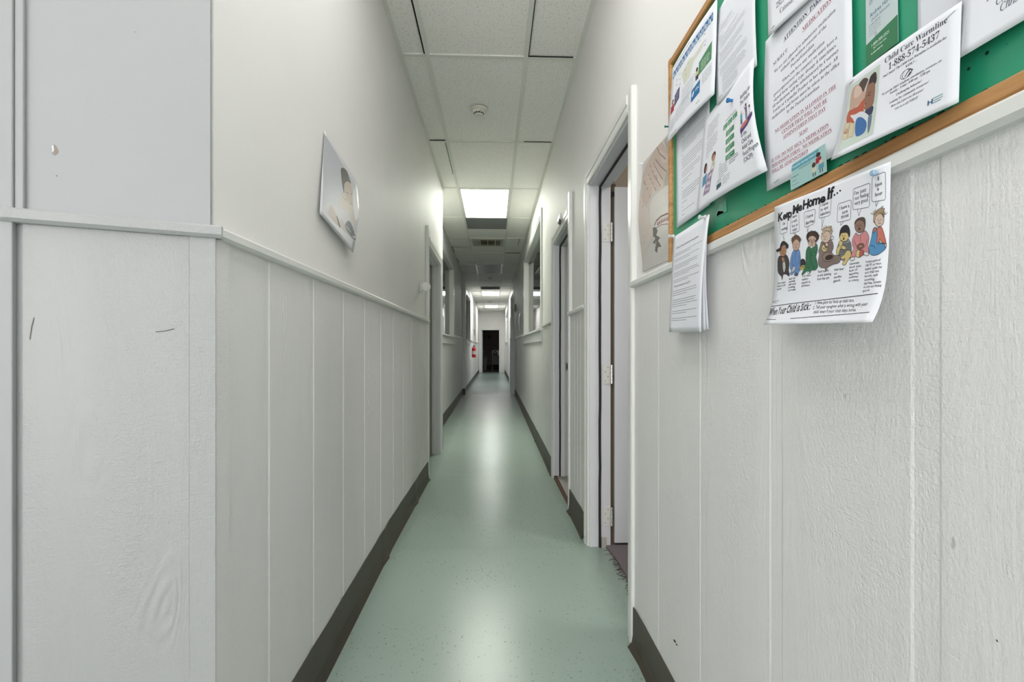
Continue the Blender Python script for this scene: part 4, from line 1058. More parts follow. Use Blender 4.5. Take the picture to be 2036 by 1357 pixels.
# 13 sick child poster
p = Page(11, 8.5)
def txt(st, x, y, sz, w_=None, off=.004, al='l', rot=0): p.text(st, x, y, sz, (48, 46, 48), 'sans', al, off, w_, 1, rot, jit=.012)
PC = [(1540, 412, .002), (1771, 321, .002), (1763, 641, .006), (1540, 646, .006)]
PW = [at(q[0], q[1], XR - .026 - q[2]) for q in PC]
def pg(px, py):
    """page position of a point of the poster seen at a pixel"""
    Y, Z = at(px, py, XR - .031); u, v = .5, .5
    for _ in range(12):
        T_ = [PW[0][k] * (1 - u) * (1 - v) + PW[1][k] * u * (1 - v) + PW[2][k] * u * v + PW[3][k] * (1 - u) * v for k in (0, 1)]
        du = [(PW[1][k] - PW[0][k]) * (1 - v) + (PW[2][k] - PW[3][k]) * v for k in (0, 1)]
        dv = [(PW[3][k] - PW[0][k]) * (1 - u) + (PW[2][k] - PW[1][k]) * u for k in (0, 1)]
        e = (Y - T_[0], Z - T_[1]); D = du[0] * dv[1] - dv[0] * du[1]
        u += (e[0] * dv[1] - dv[0] * e[1]) / D; v += (du[0] * e[1] - e[0] * du[1]) / D
    return u * 11, v * 8.5
def zq(x, y): return pg(1480 + x / 4.848, 280 + y / 4.848)
def z5(x, y): return pg(1500 + x / 3.667, 300 + y / 3.667)
def smooth(pts, n=4):
    out = []; N_ = len(pts)
    for i in range(N_):
        p0, p1, p2, p3 = (pts[(i + k) % N_] for k in (-1, 0, 1, 2))
        for j in range(n):
            t = j / n
            out.append(tuple(.5 * (2 * p1[k] + (p2[k] - p0[k]) * t + (2 * p0[k] - 5 * p1[k] + 4 * p2[k] - p3[k]) * t * t + (3 * p1[k] - p0[k] - 3 * p2[k] + p3[k]) * t ** 3) for k in (0, 1)))
    return out
LWD = .026
def sh(pts, c, l, outline=True, sm=True):
    q = [zq(*k_) for k_ in pts]
    if sm: q = smooth(q)
    p.poly(q, c, l)
    if outline: p.line(q, LWD, (52, 48, 50), l + .5, closed=True)
def el(x, y, a, b, c, l, outline=True, rot=0):
    sh([(x + a * math.cos(t) * math.cos(rot) - b * math.sin(t) * math.sin(rot), y + a * math.cos(t) * math.sin(rot) + b * math.sin(t) * math.cos(rot)) for t in [2 * math.pi * i / 10 for i in range(10)]], c, l, outline)
def ln(pts, w_=LWD, c=(52, 48, 50), l=6): p.line([zq(*k_) for k_ in pts], w_, c, l)
def fit(ch, x0, x1, y0, y1, off=.038, c=(36, 36, 38)):
    """one letter stretched into the box"""
    V, P, w_ = glyphs(ch, off, 3); xs = [v[0] for v in V]; ys = [v[1] for v in V]
    A, Bq = zq(x0, y1), zq(x1, y0)
    pts = []
    for a_, b_ in V:
        fx = (a_ - min(xs)) / (max(xs) - min(xs)); fy = (b_ - min(ys)) / (max(ys) - min(ys))
        pts.append(zq(x0 + (x1 - x0) * fx, y1 - (y1 - y0) * fy - (x1 - x0) * (fx - .5) * .28))
    p.items['printed_text'].append((pts, P, c, 1))
for ch, x0, x1, y0, y1 in (('K', 314, 364, 692, 775), ('e', 362, 392, 708, 762), ('e', 388, 418, 690, 746), ('p', 414, 450, 684, 768), ('M', 458, 514, 615, 705), ('e', 512, 550, 620, 680),
                           ('H', 555, 612, 565, 660), ('o', 610, 650, 565, 640), ('m', 648, 722, 550, 620), ('e', 720, 774, 535, 600), ('I', 790, 812, 452, 568), ('f', 812, 852, 440, 556)):
    fit(ch, x0, x1, y0, y1)
for x_, y_ in ((858, 522), (884, 505), (910, 482)): p.poly(smooth([zq(x_ + 8 * math.cos(t), y_ + 10 * math.sin(t)) for t in [-2 * math.pi * i / 8 for i in range(8)]]), (36, 36, 38), 1)
def ztext(st, zx, zy, hz, wz=None, frame=zq, off=.006, al='c'):
    x_, y_ = frame(zx, zy); sz = frame(zx, zy + hz)[1] - y_
    w_ = None
    if wz: w_ = abs(frame(zx + wz / 2, zy)[0] - frame(zx - wz / 2, zy)[0]) if al == 'c' else abs(frame(zx + wz, zy)[0] - x_)
    p.text(st, x_, y_, sz, (50, 48, 52), 'sans', al, off, w_, 1, 0, jit=.010)
for box_, tail, rows_, hz in ((((330, 765), (410, 746), (412, 880), (342, 905)), (385, 960), (("I'm", 374, 812, 24), ('vomiting', 382, 860, 60)), 42),
                              (((440, 705), (518, 685), (540, 870), (447, 900)), (515, 912), (('I have', 475, 742, 54), ('a rash,', 482, 785, 58), ('lice or', 490, 828, 62), ('mites', 490, 868, 44)), 40),
                              (((572, 690), (683, 658), (683, 800), (590, 838)), (618, 880), (('I have', 628, 742, 72), ('diarrhea', 636, 798, 82)), 48),
                              (((722, 585), (830, 555), (830, 720), (722, 750)), (758, 840), (('I have', 766, 625, 72), ('an eye', 768, 668, 72), ('infection', 778, 712, 90)), 44),
                              (((897, 610), (1022, 568), (1022, 760), (897, 790)), (933, 820), (('I have a', 958, 655, 96), ('sore', 966, 700, 52), ('throat', 968, 742, 72)), 50),
                              (((1037, 465), (1195, 405), (1195, 640), (1040, 668)), (1098, 725), (("I'm just", 1102, 508, 112), ('not feeling', 1118, 552, 132), ('very good.', 1118, 602, 132)), 54),
                              (((1213, 345), (1340, 297), (1347, 570), (1215, 590)), (1258, 633), (('I', 1270, 382, 14), ('have', 1276, 435, 66), ('a', 1272, 478, 18), ('fever', 1280, 528, 74)), 52)):
    q = [zq(*k_) for k_ in box_]; r_ = []
    for i in range(4):
        A_, B_, C_ = q[i - 1], q[i], q[(i + 1) % 4]
        for P0 in (A_, C_):
            L_ = math.hypot(P0[0] - B_[0], P0[1] - B_[1]); r_.append((B_[0] + (P0[0] - B_[0]) * .09 / L_, B_[1] + (P0[1] - B_[1]) * .09 / L_))
    p.line(r_, .026, (60, 58, 60), 1, closed=True)
    (x3, y3), (x2, y2) = box_[3], box_[2]; m1 = (x3 + (x2 - x3) * .28, y3 + (y2 - y3) * .28); m2 = (x3 + (x2 - x3) * .50, y3 + (y2 - y3) * .50)
    ln([m1, tail, m2], .024, (60, 58, 60), 1)
    for st, x_, y_, w_ in rows_: ztext(st, x_, y_, hz, w_)
HR = (70, 54, 50)
def face(x, y, s, mouth='sad', brow=True):
    for e in (-.36, .22): ln([(x + (e - .14) * s, y - .04 * s), (x + e * s, y - .12 * s), (x + (e + .14) * s, y - .08 * s)], .022, l=7)
    ln([(x - .08 * s, y - .02 * s), (x - .14 * s, y + .28 * s), (x + .02 * s, y + .32 * s)], .018, l=7)
    if mouth == 'open': el(x - .02 * s, y + .62 * s, .16 * s, .18 * s, (110, 50, 48), 6.5)
    else: ln([(x - .24 * s, y + .70 * s), (x, y + .58 * s), (x + .22 * s, y + .66 * s)], .024, l=7)
def strokes(cx_, cy_, rx, ry, a0, a1, n_, L, c, seed, w_=.035):
    R_ = random.Random(seed)
    for i in range(n_):
        a = math.radians(a0 + (a1 - a0) * i / (n_ - 1)); l_ = L * R_.uniform(.6, 1.2); b = a + R_.uniform(-.4, .4)
        x_, y_ = cx_ + rx * math.cos(a), cy_ + ry * math.sin(a)
        ln([(x_ - .3 * l_ * math.cos(b), y_ - .3 * l_ * math.sin(b)), (x_ + l_ * math.cos(b), y_ + l_ * math.sin(b))], w_, c, 6.2)
# first child: dark clothes, pigtails, bottle
sh([(345, 1110), (325, 1140), (324, 1200), (330, 1262), (352, 1292), (374, 1310), (384, 1345), (394, 1292), (430, 1290), (454, 1306), (464, 1288), (450, 1250), (453, 1180), (436, 1125), (410, 1098), (380, 1118)], (74, 68, 68), 2)
for i in range(16): ln([(336 + (i % 4) * 30, 1150 + i // 4 * 34), (344 + (i % 4) * 30, 1162 + i // 4 * 34)], .025, (110, 104, 104), 3)
sh([(368, 1128), (392, 1126), (402, 1160), (378, 1170)], (186, 132, 92), 3.4); sh([(382, 1172), (404, 1166), (416, 1226), (402, 1272), (386, 1232)], (206, 208, 206), 3.6); ln([(392, 1190), (404, 1250)], .02)
el(378, 1065, 36, 52, (188, 134, 94), 4); sh([(342, 1058), (350, 1000), (375, 968), (408, 980), (428, 1004), (424, 1040), (408, 1018), (384, 1004), (364, 1020), (354, 1062)], (58, 50, 50), 5); sh([(350, 1030), (302, 1056), (312, 1074), (348, 1058)], (58, 50, 50), 5, sm=False); sh([(408, 990), (434, 1004), (432, 1034), (412, 1036)], (58, 50, 50), 5); face(380, 1062, 42)
# hat
el(590, 1180, 28, 40, (62, 58, 62), 1.6); sh([(564, 1214), (610, 1198), (614, 1230), (572, 1248)], (214, 196, 104), 1.9); ln([(580, 1212), (584, 1240)], .03); ln([(596, 1206), (600, 1234)], .03)
# second child: blue
sh([(485, 1070), (470, 1110), (462, 1180), (465, 1230), (480, 1250), (470, 1282), (488, 1294), (512, 1268), (522, 1296), (546, 1302), (553, 1280), (571, 1230), (569, 1150), (561, 1090), (545, 1050), (520, 1068), (500, 1055)], (104, 146, 208), 2)
ln([(518, 1068), (515, 1150), (520, 1190)], .022, l=3); ln([(490, 1110), (484, 1190), (510, 1210)], .022, l=3); ln([(556, 1110), (550, 1170), (530, 1200)], .022, l=3)
sh([(500, 1214), (520, 1218), (512, 1252), (486, 1270), (484, 1256)], (196, 200, 206), 3); el(532, 1290, 20, 14, (84, 100, 136), 3)
el(515, 1000, 37, 60, (212, 170, 148), 4); sh([(472, 990), (476, 940), (500, 915), (532, 916), (552, 942), (552, 982), (538, 962), (518, 950), (500, 958), (488, 974)], (124, 92, 70), 5); strokes(513, 965, 38, 42, 180, 360, 22, 16, (92, 66, 50), 2); face(516, 1004, 44)
# third child: green, hands over face
sh([(640, 1022), (620, 1060), (618, 1130), (622, 1180), (610, 1230), (588, 1286), (600, 1292), (640, 1256), (656, 1282), (668, 1276), (680, 1250), (716, 1248), (737, 1215), (730, 1170), (716, 1120), (728, 1060), (722, 1005), (700, 992), (672, 1040)], (64, 126, 92), 2)
R_ = random.Random(5)
for i in range(70):
    x_, y_ = 626 + R_.random() * 94, 1045 + R_.random() * 185; ln([(x_, y_), (x_ + 4, y_ + 10)], .028, (38, 84, 60), 3)
ln([(668, 1040), (664, 1200)], .022, l=3.4); sh([(644, 1264), (662, 1262), (660, 1284), (650, 1280)], (226, 226, 224), 2.8)
el(675, 925, 58, 52, (84, 64, 56), 3.6); strokes(675, 925, 52, 48, 120, 420, 46, 14, (66, 48, 44), 8); el(672, 962, 42, 46, (206, 172, 152), 4.2)
for x_ in (655, 692): el(x_, 990, 15, 38, (214, 182, 162), 5); ln([(x_ - 4, 960), (x_ - 3, 990)], .018, l=7); ln([(x_ + 5, 960), (x_ + 5, 990)], .018, l=7)
# fourth child: brown striped
sh([(760, 975), (750, 1020), (738, 1064), (745, 1100), (738, 1150), (745, 1200), (770, 1225), (800, 1230), (812, 1258), (826, 1225), (870, 1196), (925, 1180), (942, 1150), (946, 1110), (885, 1104), (860, 1080), (873, 1030), (865, 980), (845, 955), (820, 985), (790, 985)], (142, 122, 116), 2)
for i in range(9): ln([(748 + i * 21, 1150 + (6 if i < 4 else -20)), (752 + i * 20, 1222 - max(0, i - 4) * 12)], .024, (96, 78, 76), 3)
for i in range(5): ln([(762 + i * 4, 990 + i * 18), (800 + i * 2, 1000 + i * 16)], .022, (96, 78, 76), 3)
for i in range(5): ln([(822, 990 + i * 18), (866, 985 + i * 18)], .022, (96, 78, 76), 3)
sh([(766, 1035), (784, 1000), (800, 1030), (818, 1042), (800, 1072), (776, 1062)], (222, 204, 136), 4); ln([(780, 1030), (784, 1052)], .05, l=5.5); ln([(794, 1034), (800, 1056)], .05, l=5.5); el(812, 1002, 14, 20, (218, 186, 164), 4.4)
el(828, 1120, 52, 46, (150, 128, 116), 4.2, rot=-.2); el(838, 1126, 36, 22, (70, 52, 48), 5, rot=-.35)
el(800, 925, 44, 60, (222, 192, 170), 4.4); sh([(764, 900), (780, 852), (812, 834), (850, 824), (846, 846), (856, 878), (852, 908), (838, 874), (802, 872), (780, 896)], (206, 184, 150), 5); strokes(808, 870, 40, 34, 190, 360, 16, 22, (150, 120, 84), 3, .022); face(796, 925, 46)
ln([(860 + 12 * math.cos(t), 936 + 18 * math.sin(t)) for t in [2 * math.pi * i / 12 for i in range(13)]], .03)
# fifth child: striped shirt
sh([(935, 968), (908, 1030), (902, 1090), (930, 1105), (948, 1150), (990, 1150), (1030, 1110), (1040, 1080), (1036, 1010), (1010, 950), (985, 978)], (142, 150, 148), 2)
for i in range(8): ln([(928 - i * 2, 988 + i * 15), (985, 1000 + i * 14), (1034, 980 + i * 15)], .038, (60, 64, 66), 3)
sh([(922, 975), (950, 962), (956, 1005), (932, 1060), (922, 1106), (904, 1092), (906, 1040), (926, 1010)], (222, 194, 124), 4); sh([(1000, 1058), (1030, 1066), (1036, 1110), (1006, 1160), (986, 1198), (964, 1196), (960, 1182), (984, 1138), (952, 1146), (946, 1122), (972, 1100)], (222, 194, 124), 4); el(965, 1030, 26, 18, (222, 194, 124), 4.4, rot=.5)
el(968, 925, 42, 48, (224, 196, 128), 4.4); sh([(926, 930), (930, 870), (950, 830), (985, 812), (1010, 835), (1022, 880), (1018, 930), (1006, 896), (990, 886), (948, 890), (936, 906)], (56, 52, 56), 5); face(968, 920, 42, 'open')
# sixth child: pink
sh([(1065, 905), (1045, 950), (1045, 1000), (1060, 1040), (1040, 1088), (1030, 1130), (1040, 1156), (1080, 1112), (1150, 1095), (1180, 1108), (1200, 1092), (1202, 1050), (1190, 1008), (1198, 940), (1182, 890), (1155, 868), (1130, 895), (1100, 912), (1078, 890)], (222, 140, 144), 2)
ln([(1118, 905), (1120, 980)], .05, (190, 100, 106), 3); ln([(1062, 960), (1080, 1010), (1100, 1030)], .022, l=3.4); ln([(1180, 950), (1172, 1000), (1160, 1030)], .022, l=3.4)
sh([(1084, 1062), (1118, 1050), (1152, 1060), (1152, 1100), (1110, 1128), (1082, 1118)], (222, 206, 132), 4, sm=False); sh([(1118, 1050), (1152, 1060), (1152, 1100), (1112, 1126)], (200, 96, 88), 4.6, sm=False); fit('A', 1088, 1108, 1072, 1108, .01, (60, 90, 150))
el(1122, 1018, 36, 26, (146, 104, 84), 5, rot=-.5); el(1124, 1018, 18, 11, (196, 150, 130), 5.8, rot=-.5); el(1050, 1140, 22, 17, (230, 230, 230), 4, rot=-.5); el(1176, 1090, 24, 18, (230, 230, 230), 4, rot=.4)
el(1112, 822, 48, 66, (152, 120, 102), 4.4); sh([(1064, 810), (1068, 776), (1100, 746), (1150, 742), (1162, 790), (1158, 830), (1148, 782), (1112, 764), (1080, 778)], (98, 84, 76), 5); face(1110, 820, 50, 'open')
# seventh child: overalls
sh([(1250, 836), (1232, 862), (1222, 930), (1206, 1000), (1199, 1060), (1210, 1088), (1240, 1106), (1290, 1096), (1350, 1052), (1364, 1012), (1345, 990), (1305, 985), (1285, 940), (1275, 880), (1270, 845)], (84, 154, 208), 2)
sh([(1275, 845), (1310, 833), (1330, 870), (1345, 920), (1360, 980), (1350, 992), (1316, 976), (1300, 948), (1290, 980), (1272, 986), (1276, 920)], (226, 124, 104), 3); sh([(1254, 836), (1240, 860), (1236, 890), (1254, 872), (1266, 845)], (226, 124, 104), 3)
ln([(1206, 1010), (1240, 1010), (1260, 1040)], .022, l=3.4); ln([(1285, 1000), (1310, 990), (1345, 995)], .022, l=3.4); el(1358, 1006, 9, 20, (228, 196, 176), 3)
el(1292, 765, 44, 64, (230, 200, 182), 4.4); sh([(1236, 772), (1240, 715), (1264, 682), (1326, 628), (1316, 658), (1340, 650), (1332, 676), (1340, 694), (1336, 742), (1320, 702), (1284, 706), (1256, 732), (1246, 792)], (200, 172, 138), 5, sm=False); strokes(1290, 715, 44, 28, 185, 350, 18, 34, (140, 108, 80), 6, .022); face(1296, 766, 48)
for (x0, x1, y0, y1, rows_) in ((180, 248, 958, 1022, ('Two or more', 'times in 24', 'hours')), (275, 335, 925, 1030, ('Body rash,', 'especially', 'with a fever', 'or itching.', 'Lice or mites')), (375, 437, 905, 1000, ('3 or more', 'watery', 'stools in', '24 hours')),
                                (484, 578, 872, 952, ('Thick mucus', 'or pus draining', 'from the eye')), (597, 665, 858, 965, ('With fever', 'or', 'swollen', 'glands')), (700, 785, 815, 962, ('Unusually', 'tired, pale,', 'lack of', 'appetite,', 'confused', 'or cranky.')),
                                (812, 945, 800, 1035, ('Temperature of', '100 (F) or more', '(taken under the', 'arm) AND sore', 'throat, rash', 'vomiting,', 'diarrhea, earache', 'or just not feeling', 'good.'))):
    n_ = len(rows_); mx = max(len(k_) for k_ in rows_)
    for i, st in enumerate(rows_):
        y_ = y0 + (y1 - y0) * (i + .75) / n_
        ztext(st, x0, y_, (y1 - y0) / n_ * .95, (x1 - x0) * min(1, .15 + .9 * len(st) / mx), z5, .008, 'l')
p.line([(.15, 7.2), (10.6, 6.95)], .04); p.text('3-8', .2, 6.95, .2); p.lines(.5, 6.82, .8, 2, .13, .03)
xx = .15
for i, ch in enumerate('When Your Child is Sick:'):
    if ch == ' ': xx += .10; continue
    V, P_, wch = glyphs(ch, .025); wd = max(.07, wch * .43); p.text(ch, xx, 7.84 - .01 * i, .72 + .06 * math.sin(i * 1.9), (40, 40, 42), off=.025, width=wd); xx += wd + .038
txt('1. Have plans for back up child care.', 5.45, 7.30, .28, 3.4, off=.008); txt('2. Tell your caregiver what is wrong with your', 5.4, 7.58, .28, 4.6, off=.008); txt('child, even if your child stays home.', 5.55, 7.86, .28, 3.7, off=.008)
p.line([(.1, 8.12), (1.6, 8.16)], .03); p.line([(3.4, 8.14), (10.4, 7.95)], .035)
o, pos = paper('sick_child_poster', 'cartoon poster of seven seated children hanging over the chair rail', 'poster', p,
      PC,
      bulge=lambda u, v: .019 * v ** 6 + .004 * math.sin(math.pi * v) * math.sin(math.pi * u) + .003 * math.sin(6 * u) * v, off=.026, nv=44)
bm = bmesh.new()
for (u, v) in ((.995, .01),):
    lathe(bm, [(.003, -.006), (.0036, -.005), (.0036, -.001), (.003, 0)], Vector(pos(10.1, .35)) + Vector((-.002, 0, 0)), 'X', 12)
t_ = obj('push_pin', bm, flat((150, 180, 204), .25, .6), origin=pos(10.1, .35)); tag(t_, 'pale bluish smear at the upper right corner of the cartoon poster', 'push pin')  # pale pin shape stands in for a bluish smear under tape

# 5 packet hanging from the frame
def packet(label, corners, seed, off, drawn, name='stapled_packet', gr=None):
    global p
    p = Page(8.5, 11); sd = seed
    if drawn:
        p.text('What immunizations are given for children?'[:28], 1.0, 1.65, .34, (84, 84, 92), width=5.6)
        y = 2.2
        for n_, gap_ in ((2, .25), (2, .25), (3, .25), (3, .25), (2, .2)):
            p.lines(.8, y, 6.9, n_, .2, .05, (128, 130, 140), seed=sd); y += n_ * .2 + gap_; sd += 1
        p.text('Why did someone give us each JIST?', 1.0, 6.0, .32, (84, 84, 92), width=4.6)
        y = 6.4
        for n_, gap_ in ((3, .3), (4, .3), (2, .3), (2, .3)):
            p.lines(.7, y, 6.9, n_, .24, .055, (128, 130, 140), seed=sd); y += n_ * .24 + gap_; sd += 1
    return paper(name, label, 'paper packet', p, corners, bulge=lambda u, v: .006 * math.sin(math.pi * v) * u, off=off, group=gr)
packet('rear sheet of the hanging packet, its right edge fanning out at the bottom', [(1343, 470, 0), (1409, 426, 0), (1409, 655, .006), (1352, 659, .004)], 90, .0185, False, 'loose_sheet')
packet('middle sheet of the hanging packet, seen as a thin edge beside the front one', [(1342, 470, 0), (1409.5, 427, 0), (1403, 657, .012), (1345, 660, .010)], 80, .020, False, 'loose_sheet')
o, pos = packet('front printed page hanging from two clear pins below the board corner', [(1339, 472, 0), (1411, 427, .002), (1394, 660, .020), (1330, 661, .018)], 70, .0225, True, 'printed_page')

# pins
def pin(label, px, py, off, rgb, r_=.0048, name='push_pin', L=.016):
    Y, Z = at(px, py, XR - off); X = XR - off
    t = thing(name, (X, Y, Z), label, 'push pin')
    bm = bmesh.new(); lathe(bm, [(r_, 0), (r_ * 1.05, -.002), (r_ * .55, -.004), (r_ * .6, -.011), (r_ * .95, -.013), (r_ * .9, -L)], (X, Y, Z), 'X', 16); obj('head', bm, flat(rgb, .22, .6), t, smooth=False)
    bm = bmesh.new(); lathe(bm, [(.0005, 0), (.0005, .006)], (X, Y, Z), 'X', 6); obj('needle', bm, CHROME, t)
pin('blue push pin holding the creased brochure', 1461, 200, .018, (30, 108, 168), .0052)
pin('teal push pin at the outer left edge of the oak frame', 1331, 252, .016, (24, 112, 106), .0036, L=.012)
pin('clear push pin at the upper left of the hanging printed page', 1340, 470, .024, (206, 210, 212), .005)
pin('clear push pin at the upper right of the hanging printed page', 1403, 432, .024, (206, 210, 212), .005)
pin('clear push pin at the upper left of the hands photograph', 1279, 326, .012, (214, 216, 216), .0035, L=.010)
# tape
for lb, q in (('strip of clear tape left on the green board below the brochure', [(1431, 408), (1437, 404), (1440, 424), (1424, 432)]), ('pointed strip of clear tape beside the other on the green board', [(1425, 420), (1444, 396), (1445, 420), (1422, 432)])):
    bm = bmesh.new(); bm.faces.new([bm.verts.new((XR - .0092 - .0003 * (i == 1), *at(*c_, XR - .0092))) for i, c_ in enumerate(q)])
    o = obj('clear_tape', bm, flat((96, 176, 146), .35, .5), origin=(XR - .009, at(*q[0], XR)[0], at(*q[0], XR)[1])); tag(o, lb, 'tape', 'clear tape on the board')
    o.modifiers.new('s', 'SOLIDIFY').thickness = .0002

# the two photographs: the drawing is laid out from where its parts are seen on the wall
HC = [(1277.5, 326, .004), (1333, 261, .001), (1333, 515, .001), (1277.5, 541, .001)]
p = Page(10, 14); tf = tracer(HC, XR, -1, .003, 10, 14, 1240, 200, 2.828)
def tp(pts, c, l, sm=True):
    q = [tf(*k_) for k_ in pts]; p.poly(smooth(q) if sm else q, c, l)
def tl(pts, w_, c, l): p.line([tf(*k_) for k_ in pts], w_, c, l)
p.rect(0, 0, 10, 14, (202, 196, 188), .2)
tp([(105, 360), (180, 250), (258, 170), (258, 260), (200, 300), (130, 420), (104, 470)], (214, 210, 204), .5, False)
tp([(222, 225), (262, 180), (262, 500), (215, 470), (240, 390), (246, 320)], (186, 178, 164), .8, False)
for i in range(6): tl([(232 + i * 5, 400 - i * 4), (226 + i * 6, 480 - i * 4)], .10, (160, 151, 138), 1)
tp([(182, 262), (202, 236), (224, 252), (244, 320), (240, 390), (222, 440), (222, 492), (165, 520), (140, 590), (112, 650), (103, 600), (118, 500), (108, 430), (132, 352)], (204, 182, 168), 1.4)
tp([(196, 280), (236, 300), (240, 340), (214, 350)], (214, 194, 182), 1.8); tp([(150, 350), (172, 350), (212, 440), (216, 486), (196, 492)], (212, 192, 180), 1.8); tp([(124, 420), (142, 410), (182, 500), (160, 520)], (214, 196, 184), 1.8)
for q in ([(184, 262), (200, 300), (232, 330)], [(176, 330), (206, 372), (236, 400)], [(165, 350), (190, 400), (216, 446)], [(146, 356), (170, 420), (204, 484)], [(130, 400), (156, 450), (180, 508)], [(116, 452), (140, 500), (152, 548)], [(180, 418), (186, 436), (178, 440)]): tl(q, .16, (150, 124, 112), 2.2)
tp([(104, 560), (128, 590), (150, 650), (162, 740), (140, 800), (112, 900), (104, 960)], (214, 200, 190), 2.4)
tp([(160, 560), (200, 510), (262, 486), (262, 720), (226, 790), (190, 800), (160, 740), (150, 640)], (216, 212, 204), 2.8)
for i in range(6): tl([(182 + i * 12, 548 - i * 8), (188 + i * 12, 626 - i * 8)], .07, (176, 168, 156), 3)
tl([(168, 712), (182, 676), (206, 652), (236, 638), (260, 636)], .20, (112, 62, 56), 3.4); tl([(182, 716), (206, 700), (236, 694), (260, 700)], .10, (140, 104, 96), 3.4)
for i in range(8):
    x_ = 186 + i * 9; y_ = 688 - 28 * math.sin(min(1, i / 6) * 1.4); tp([(x_, y_ + 14), (x_ + 3, y_ - 16), (x_ + 8, y_ + 14)], (150, 54, 48), 3.8, False)
tp([(104, 960), (112, 880), (150, 810), (262, 700), (262, 900)], (208, 205, 199), 3.2, False)
tp([(163, 716), (180, 712), (188, 734), (180, 758), (202, 772), (190, 788), (208, 822), (188, 826), (184, 858), (172, 846), (178, 806), (160, 802), (176, 776), (164, 762)], (104, 98, 92), 4, False)
for i in range(7): tl([(200 + i * 8, 860 - i * 14), (212 + i * 7, 900 - i * 10)], .07, (182, 177, 168), 3.8)
paper('hands_photograph', 'photograph of clasped hands and red stitching between doorway and board', 'photograph', p,
      HC, bulge=lambda u, v: .014 * math.sin(math.pi * v) ** 2 * (1 - u) ** 3, off=.003, ink_rough=.32)
# photograph on the left wall
LC = [(645.5, 258, .001), (710.5, 364, .001), (702, 503, .022), (635.5, 424.5, .010)]
p = Page(13, 9.5); tf = tracer(LC, XL, 1, .004, 13, 9.5, 600, 230, 4.525)
tp([(196, 175), (210, 160), (478, 620), (470, 900), (446, 1150), (196, 872), (178, 800)], (206, 210, 218), .2, False)
tp([(186, 800), (240, 780), (330, 850), (440, 860), (446, 1150), (196, 872)], (216, 214, 218), .6, False)
tp([(352, 482), (376, 470), (408, 500), (426, 560), (438, 612), (404, 592), (376, 620), (368, 700), (358, 650), (352, 560)], (106, 102, 96), 2)
tp([(374, 622), (402, 588), (434, 606), (443, 700), (441, 800), (408, 800), (384, 760), (374, 700)], (206, 190, 174), 1.6)
tl([(388, 690), (404, 700)], .12, (132, 112, 100), 2.4); tl([(424, 700), (436, 712)], .12, (132, 112, 100), 2.4); tl([(412, 790), (430, 800)], .14, (176, 140, 130), 2.4)
tp([(312, 792), (328, 730), (350, 682), (362, 724), (402, 790), (397, 848), (350, 846), (320, 830)], (216, 206, 192), 2.6); tl([(352, 690), (360, 740), (384, 770)], .10, (170, 150, 134), 2.9)
tp([(396, 800), (440, 800), (442, 960), (424, 1000), (400, 900)], (214, 204, 194), 1.4)
tp([(218, 872), (234, 816), (250, 808), (272, 850), (302, 930), (316, 1004), (270, 962), (230, 906)], (206, 188, 182), 2)
tp([(288, 908), (300, 918), (320, 1004), (306, 994)], (84, 58, 56), 2.6); tp([(320, 930), (350, 960), (376, 1060), (330, 1012)], (208, 196, 194), 2)
tp([(358, 986), (382, 948), (408, 968), (438, 1104), (432, 1126), (396, 1080), (370, 1034)], (120, 124, 130), 2.6); tl([(366, 990), (400, 1050), (424, 1112)], .14, (206, 208, 212), 3); tl([(390, 966), (420, 1060)], .12, (86, 90, 96), 3)
tp([(440, 720), (480, 632), (474, 760), (466, 900), (438, 930)], (240, 240, 238), 3)  # glare on the glossy print, painted as a white strip
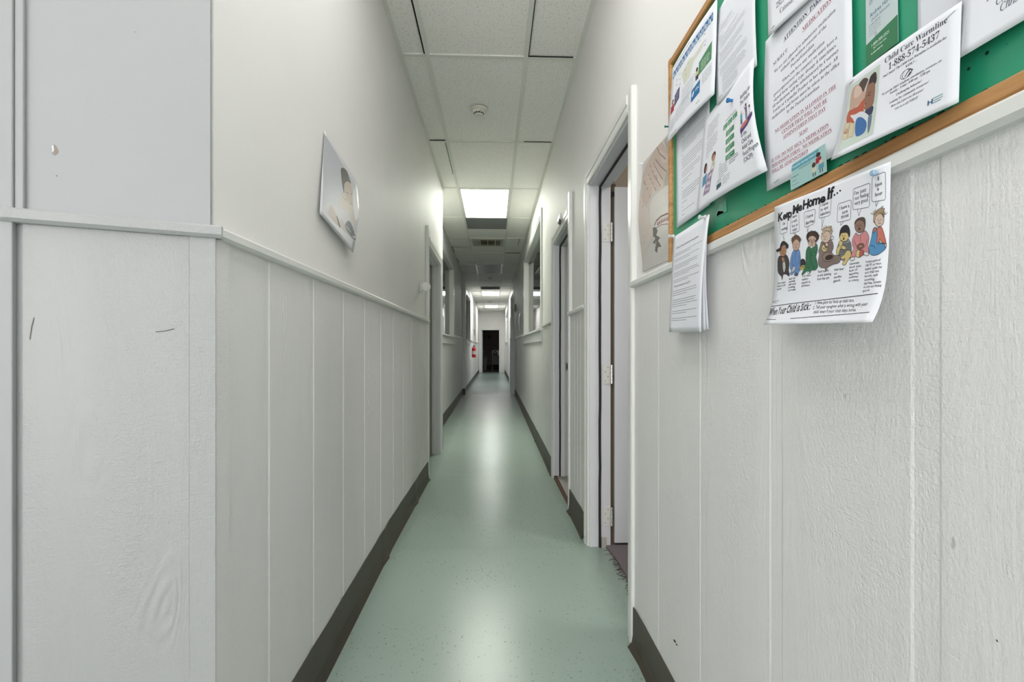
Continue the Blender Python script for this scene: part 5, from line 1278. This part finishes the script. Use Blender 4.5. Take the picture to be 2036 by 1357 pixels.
paper('child_photograph', 'glossy curling photograph of a child on white, taped to the left wall', 'photograph', p,
      LC, X=XL, side=1, off=.004, bulge=lambda u, v: .012 * math.sin(math.pi * v) * u ** 4, ink_rough=.3, mat=flat((212, 213, 216), .35, .5))

# chips and nicks in the paint
def chip(name, f, pts, rgb, par):
    bm = bmesh.new(); bm.faces.new([bm.verts.new(f(a, b)) for a, b in pts]); return struct(name, bm, flat(rgb, .8), par)
wa = bpy.data.objects['wall_left_angled']
def ang(px, py):
    """point on the angled wall seen at a pixel"""
    d = Vector(((px - CX) / F, 1, 0)); d = Vector((d.x * cs + sn, -d.x * sn + cs, 0))
    n = an; t = A0.dot(n) / d.dot(n); P_ = d * t; dep = P_.x * sn + P_.y * cs
    u = (P_ - A0).dot(ad); return u, CAMZ + (HY - py) * dep / F
for nm, cl, o_, q in (('paint_chip', (150, 138, 130), .0006, [(103, 289), (109, 288), (115, 297), (116, 304), (110, 309), (104, 306), (102, 297)]),
                  ('paint_chip', (216, 217, 220), .0010, [(103, 290), (107, 289), (108, 300), (104, 304)]),
                  ('nail_hole', (70, 62, 56), .0006, [(112, 349), (114, 349), (114, 351), (112, 351)]),
                  ('nail_hole', (150, 110, 104), .0006, [(267, 63), (269, 63), (269, 65), (267, 65)]),
                  ('scratch', (110, 104, 98), .0070, [(71, 632), (72.5, 632), (68, 650), (64, 676), (62.5, 676), (66, 650)]),
                  ('scratch', (90, 84, 80), .0070, [(312, 660), (330, 658), (348, 654), (348, 655.5), (330, 659.5), (312, 661.5)])):
    c_ = [ang(*k_) for k_ in q]
    chip(nm, lambda a, b: fa(a, o_, b), c_, cl, wa)
for q in ([(1338, 1272), (1342, 1273), (1345, 1279), (1341, 1278)], [(1343, 1281), (1346, 1281), (1348, 1285), (1345, 1284)], [(1980, 1272), (1983, 1273), (1985, 1278), (1982, 1277)]):
    c_ = [at(a, b, XR - .0075) for a, b in q]
    chip('nick', lambda a, b: Vector((XR - .0076, a, b)), c_, (70, 66, 60), bpy.data.objects['wainscot_right'])

room_lamp(1.2, 25.4, .5, 'dim unseen ceiling light added to brighten the end room')  # added lamp, hidden above the far door head, lifts the dark room
